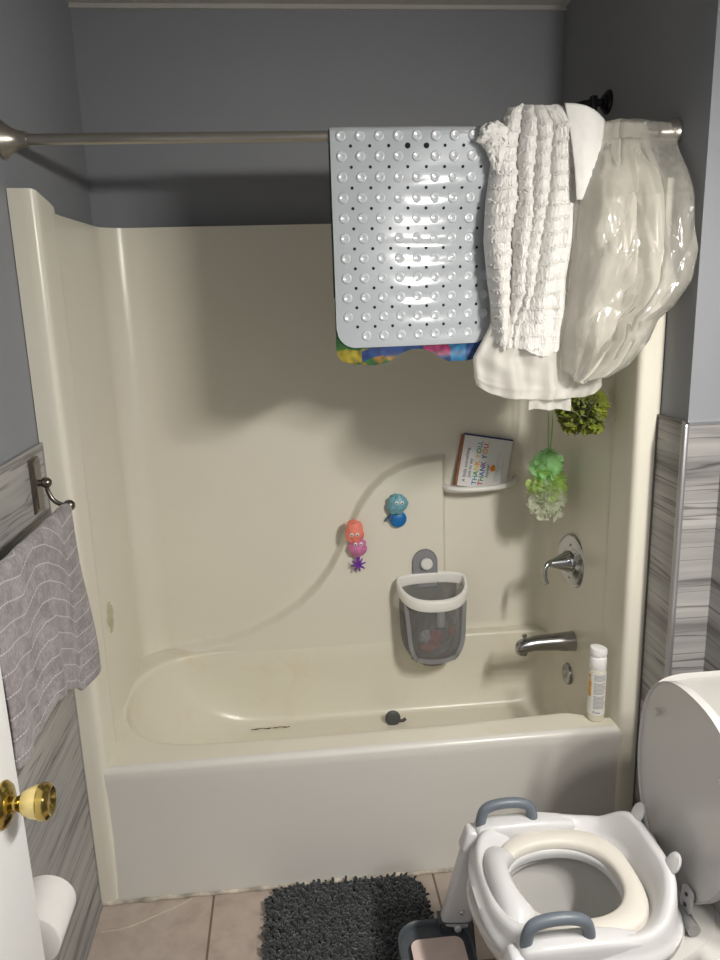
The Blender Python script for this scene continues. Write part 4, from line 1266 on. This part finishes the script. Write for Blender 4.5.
# raised lid: rounded D in its own plane
LB, LT = Vector((1.312, YC, .418)), Vector((1.334, YC, .832))
lh = (LT-LB).length; lu = (LT-LB).normalized(); ln_ = Vector((-lu.z, 0, lu.x))
poly = []
for k in range(64):
    a = 2*pi*k/64; c, s = cos(a), sin(a)
    v = .5+.5*s; n = 2.35
    vv = .60*lh+(math.copysign(abs(s)**(2/n), s))*(.40*lh if s > 0 else .60*lh)
    uu = math.copysign(abs(c)**(2/n), c)*.184
    if s < 0: uu *= 1-.16*(abs(s)**2)
    if s < -.85: pass
    poly.append((uu, vv))
fn = lambda a, b, c: LB+Vector((0, 1, 0))*a+lu*b+ln_*(-c)
G().add(prism(poly, lambda a, b, c: LB+Vector((0, a, 0))+lu*b-ln_*(.018-c), .018, .006)).obj('lid', M['lid'], to, smooth=50)
for s in (-1, 1):
    c = LB+Vector((0, s*.12, 0))+lu*.315+ln_*.0005
    G().add(lathe([(.0085, 0), (.0085, .004), (.006, .006)], c, ln_, 18)).obj('lid_bumper', M['lid'], to)
    hy = YC+s*.085
    hp_ = [(s*.075+a, b) for a, b in rrect(-.017, .017, .002, .052, .009)]
    G().add(prism(hp_, lambda a, b, c: LB+Vector((0, a, 0))+lu*b+ln_*c, .006, .002)).obj('hinge_plate', M['potty'], to, smooth=50)
    for q in (.015, .038):
        G().add(lathe([(.004, 0), (.004, .002), (.001, .0022)], LB+Vector((0, s*.075, 0))+lu*q+ln_*.0055, ln_, 12)).obj('hinge_screw', M['dark_nickel'], to)
    g = G().add(tube([(1.306, hy-.03, .409), (1.306, hy+.03, .409)], .013, 16)); g.obj('hinge_barrel', mat('hinge_grey', (.30,.30,.29), .35), to)

# ------------------------------------------------------------------ potty training seat with ladder
pt = thing('potty_training_seat', 'white potty training seat with grey handles and step ladder on the toilet', 'potty seat', (1.1, YC, .414))
PX = 1.098
def outer_r(a, k=1.0):
    # superellipse outline of the shell
    c, s = cos(a), sin(a); n = 3.0
    rx = .190 if c > 0 else .178; ry = .183
    r = (abs(c/rx)**n+abs(s/ry)**n)**(-1/n); return r*k
def inner_r(a):
    c, s = cos(a), sin(a); n = 2.8; rx = .146 if c > 0 else .130; ry = .146
    return (abs(c/rx)**n+abs(s/ry)**n)**(-1/n)
def hole_r(a):
    c, s = cos(a), sin(a); n = 2.25; rx = .104 if c > 0 else .116; ry = .100
    return (abs(c/rx)**n+abs(s/ry)**n)**(-1/n)
def rim_z(a):
    c = cos(a)  # 1 at back
    return .470+.052*sstep(.62, .93, c)-.006*sstep(.1, .45, c)*(1-sstep(.45, .75, c)) - .012*sstep(-.75, -.97, c)
def pp(a, r, z): return Vector((PX+cos(a)*r, YC+sin(a)*r, z))
NP_ = 144
A = [2*pi*k/NP_ for k in range(NP_)]
R = []
R.append([pp(a, outer_r(a)+.006, .412) for a in A])
R.append([pp(a, outer_r(a)+.010, .416) for a in A])
R.append([pp(a, outer_r(a)+.010, .428) for a in A])
R.append([pp(a, outer_r(a)+.003, .432) for a in A])
R.append([pp(a, outer_r(a)-.001, .445+.3*(rim_z(a)-.47)) for a in A])
R.append([pp(a, outer_r(a)-.005, rim_z(a)-.010) for a in A])
R.append([pp(a, outer_r(a)-.009, rim_z(a)-.002) for a in A])
R.append([pp(a, outer_r(a)-.015, rim_z(a)) for a in A])
R.append([pp(a, outer_r(a)-.022, rim_z(a)-.001) for a in A])
R.append([pp(a, outer_r(a)-.028, rim_z(a)-.006) for a in A])
R.append([pp(a, inner_r(a)+.006, .452+.25*(rim_z(a)-.47)) for a in A])
R.append([pp(a, inner_r(a)+.001, .440) for a in A])
R.append([pp(a, inner_r(a)-.008, .4365) for a in A])
R.append([pp(a, hole_r(a)+.006, .4365) for a in A])
R.append([pp(a, hole_r(a)+.001, .434) for a in A])
R.append([pp(a, hole_r(a)-.001, .426) for a in A])
R.append([pp(a, hole_r(a)+.003, .412) for a in A])
G().add(loft(R, False, False)).obj('shell', M['potty'], pt, smooth=60)
# cream pad: horseshoe open at the front
NPd = 100; rings = []
a0, a1 = -math.radians(140), math.radians(140)
for k in range(NPd+1):
    a = a0+(a1-a0)*k/NPd; ri, ro = hole_r(a)+.001, inner_r(a)-.003
    prof = []
    e = 1 if 0 < k < NPd else .55
    for q, h in ((0, .4372), (.0, .446), (.06, .452), (.16, .4555), (.5, .4570), (.84, .4555), (.94, .452), (1, .446), (1, .4372)):
        prof.append(pp(a, ri+(ro-ri)*q, .437+(h-.437)*e))
    rings.append(prof)
V = [p for r in rings for p in r]; n9 = len(rings[0])
F = grid_faces(n9, len(rings), True)+[tuple(range(n9)), tuple(range(n9*NPd, n9*NPd+n9))]
mesh_obj('padded_seat', V, F, M['pad'], pt, smooth=50)
# splash guard hump across the front opening
rings = []
b0, b1 = math.radians(138), math.radians(222)
for k in range(31):
    t = k/30; a = b0+(b1-b0)*t; sw = sin(pi*t)**.5 if 0 < t < 1 else 0.0
    ri, ro = hole_r(a)+.001, inner_r(a)+.034
    top = .452+.036*sw
    prof = []
    for q, h in ((0, .4372), (-.02, .448), (.04, top-.010), (.16, top-.003), (.38, top), (.62, top-.003), (.85, top-.013), (1.0, .446), (1, .4372)):
        prof.append(pp(a, ri+(ro-ri)*q, max(.4372, h)))
    rings.append(prof)
V = [p for r in rings for p in r]; n9 = len(rings[0])
mesh_obj('splash_guard', V, grid_faces(n9, len(rings), True)+[tuple(range(n9)), tuple(range(n9*30, n9*31))], M['potty'], pt, smooth=60)
# ear knobs on the backrest
for s in (-1, 1):
    rings = []
    c = Vector((1.277, YC+s*.074, .529)); ax = Vector((-.80, -.30, .40)).normalized()
    d, u, w = frame(ax)
    for r, h in ((.014, -.0055), (.0205, -.004), (.0220, 0), (.0205, .004), (.013, .0055), (.001, .006)):
        rings.append([c+d*h+Vector((0, 1, 0))*cos(2*pi*k/28)*r*.86+d.cross(Vector((0, 1, 0)))*sin(2*pi*k/28)*r*1.1 for k in range(28)])
    G().add(loft(rings)).obj('ear_knob', M['potty'], pt, smooth=60)
# handles
for s in (-1, 1):
    y = YC+s*.160
    hp = smooth_pts([(.962, y, .464), (.964, y, .484), (.972, y, .503), (.990, y, .512), (1.02, y, .515), (1.05, y, .512), (1.070, y, .502), (1.077, y, .484), (1.079, y, .462)], 5)
    G().add(tube(hp, .0115, 16)).obj('handle', M['handle'], pt, smooth=60)
# ladder side rails
for s in (-1, 1):
    y = YC+s*.163; yo = s*.014
    # side wall that carries the handle, rounded and running into the shell rim
    rings = []
    for xx, top, bot, hw in ((.9475, .448, .436, .008), (.949, .460, .430, .016), (.954, .468, .428, .021), (.962, .4735, .426, .0235), (1.00, .4755, .426, .0245), (1.06, .4755, .426, .0245), (1.10, .4735, .426, .023), (1.14, .468, .426, .020), (1.17, .460, .426, .016)):
        ring = []
        for k in range(32):
            a = 2*pi*k/32; n = 4.0; c, q = cos(a), sin(a)
            ring.append(Vector((xx, y-s*.003+math.copysign(abs(c)**(2/n), c)*hw, (top+bot)/2+math.copysign(abs(q)**(2/n), q)*(top-bot)/2)))
        rings.append(ring)
    G().add(loft(rings)).obj('side_wall', M['potty'], pt, smooth=50)
    dr_ = (Vector((.893, 0, .212))-Vector((.958, 0, .462))).normalized(); wr = Vector((-dr_.z, 0, dr_.x))
    def rail(l0, l1, w0, w1, th, shift=0):
        rings = []
        for l, ins in ((l0, .006), (l0+.003, .0015), (l0+.008, 0), (l1-.008, 0), (l1-.003, .0015), (l1, .006)):
            t = (l-l0)/(l1-l0); hw = (w0+(w1-w0)*t)/2-ins; ht = th/2-ins; ring = []
            for k in range(28):
                a = 2*pi*k/28; n = 5.0; c, q = cos(a), sin(a)
                ring.append(Vector((.975, y, .462))+dr_*l+wr*(math.copysign(abs(c)**(2/n), c)*hw+shift)+Vector((0, math.copysign(abs(q)**(2/n), q)*ht, 0)))
            rings.append(ring)
        return loft(rings)
    G().add(rail(.010, .066, .070, .080, .042, -.006)).obj('rail_sleeve', M['potty'], pt, smooth=50)
    G().add(rail(.055, .262, .068, .068, .032, -.006)).obj('ladder_rail', M['potty'], pt, smooth=50)
    # lower grey leg
    poly = [(.866, .232), (.944, .224), (.962, .001), (.905, .001)]
    fn = lambda a, b, c: Vector((a, y-.019+c, b))
    G().add(prism(poly, fn, .038, .004)).obj('ladder_leg', M['step'], pt, smooth=50)
    for (bx, bz, r, mm) in ((.957, .412, .0085, 'potty'), (.918, .255, .0055, 'steel'), (.908, .216, .0085, 'potty')):
        G().add(lathe([(r, 0), (r, .003), (r*.7, .005), (.001, .0052)], (bx, y-(.0215 if bz > .4 else (.0165 if bz > .24 else .0195)), bz), (0, -1, 0), 18)).obj('bolt', M[mm], pt)
# step
so = G().add(prism(rrect(.770, .932, YC-.180, YC+.180, .055), lambda a, b, c: Vector((a, b, .178+c)), .036, .012)).obj('step', M['step'], pt, smooth=50)
sp_ = mesh_obj('step_pad', *prism(rrect(.796, .912, YC-.125, YC+.125, .020), lambda a, b, c: Vector((a, b, .2128+c)), .003, .001), M['step_pad'], pt, smooth=40)
sp_.parent = so

# ------------------------------------------------------------------ lights
def area(name, loc, target, sx, sy, power, col, spread=None):
    l = bpy.data.lights.new(name, 'AREA'); l.shape = 'RECTANGLE'; l.size = sx; l.size_y = sy; l.energy = power; l.color = col
    if spread: l.spread = spread
    o = bpy.data.objects.new(name, l); COL.objects.link(o); o.location = loc
    d = Vector(target)-Vector(loc); o.rotation_euler = d.to_track_quat('-Z', 'Y').to_euler(); return o
# vanity light over the sink on the right-hand wall, three shades pointing down into the room
for k, yy in enumerate((-1.16, -1.36, -1.56)):
    area('vanity_lamp', (1.57, yy, 1.92), (1.57-.62, yy+.62, 1.92-1.40), .10, .10, 11.9, (1.0, .955, .88))
# fill light added in the hall behind the camera to lift the shadows
area('hall_fill', (.6, -2.30, 2.35), (.6, -.4, .5), .7, .4, 6, (1.0, .97, .93))
w = bpy.data.worlds.new('World'); SC.world = w; w.use_nodes = True
w.node_tree.nodes['Background'].inputs[0].default_value = (.80, .86, 1.0, 1)
w.node_tree.nodes['Background'].inputs[1].default_value = .16

SC.view_settings.view_transform = 'Standard'
SC.view_settings.look = 'None'
SC.view_settings.exposure = 0.0
for o in list(bpy.data.objects):
    if '_o' in o: del o['_o']
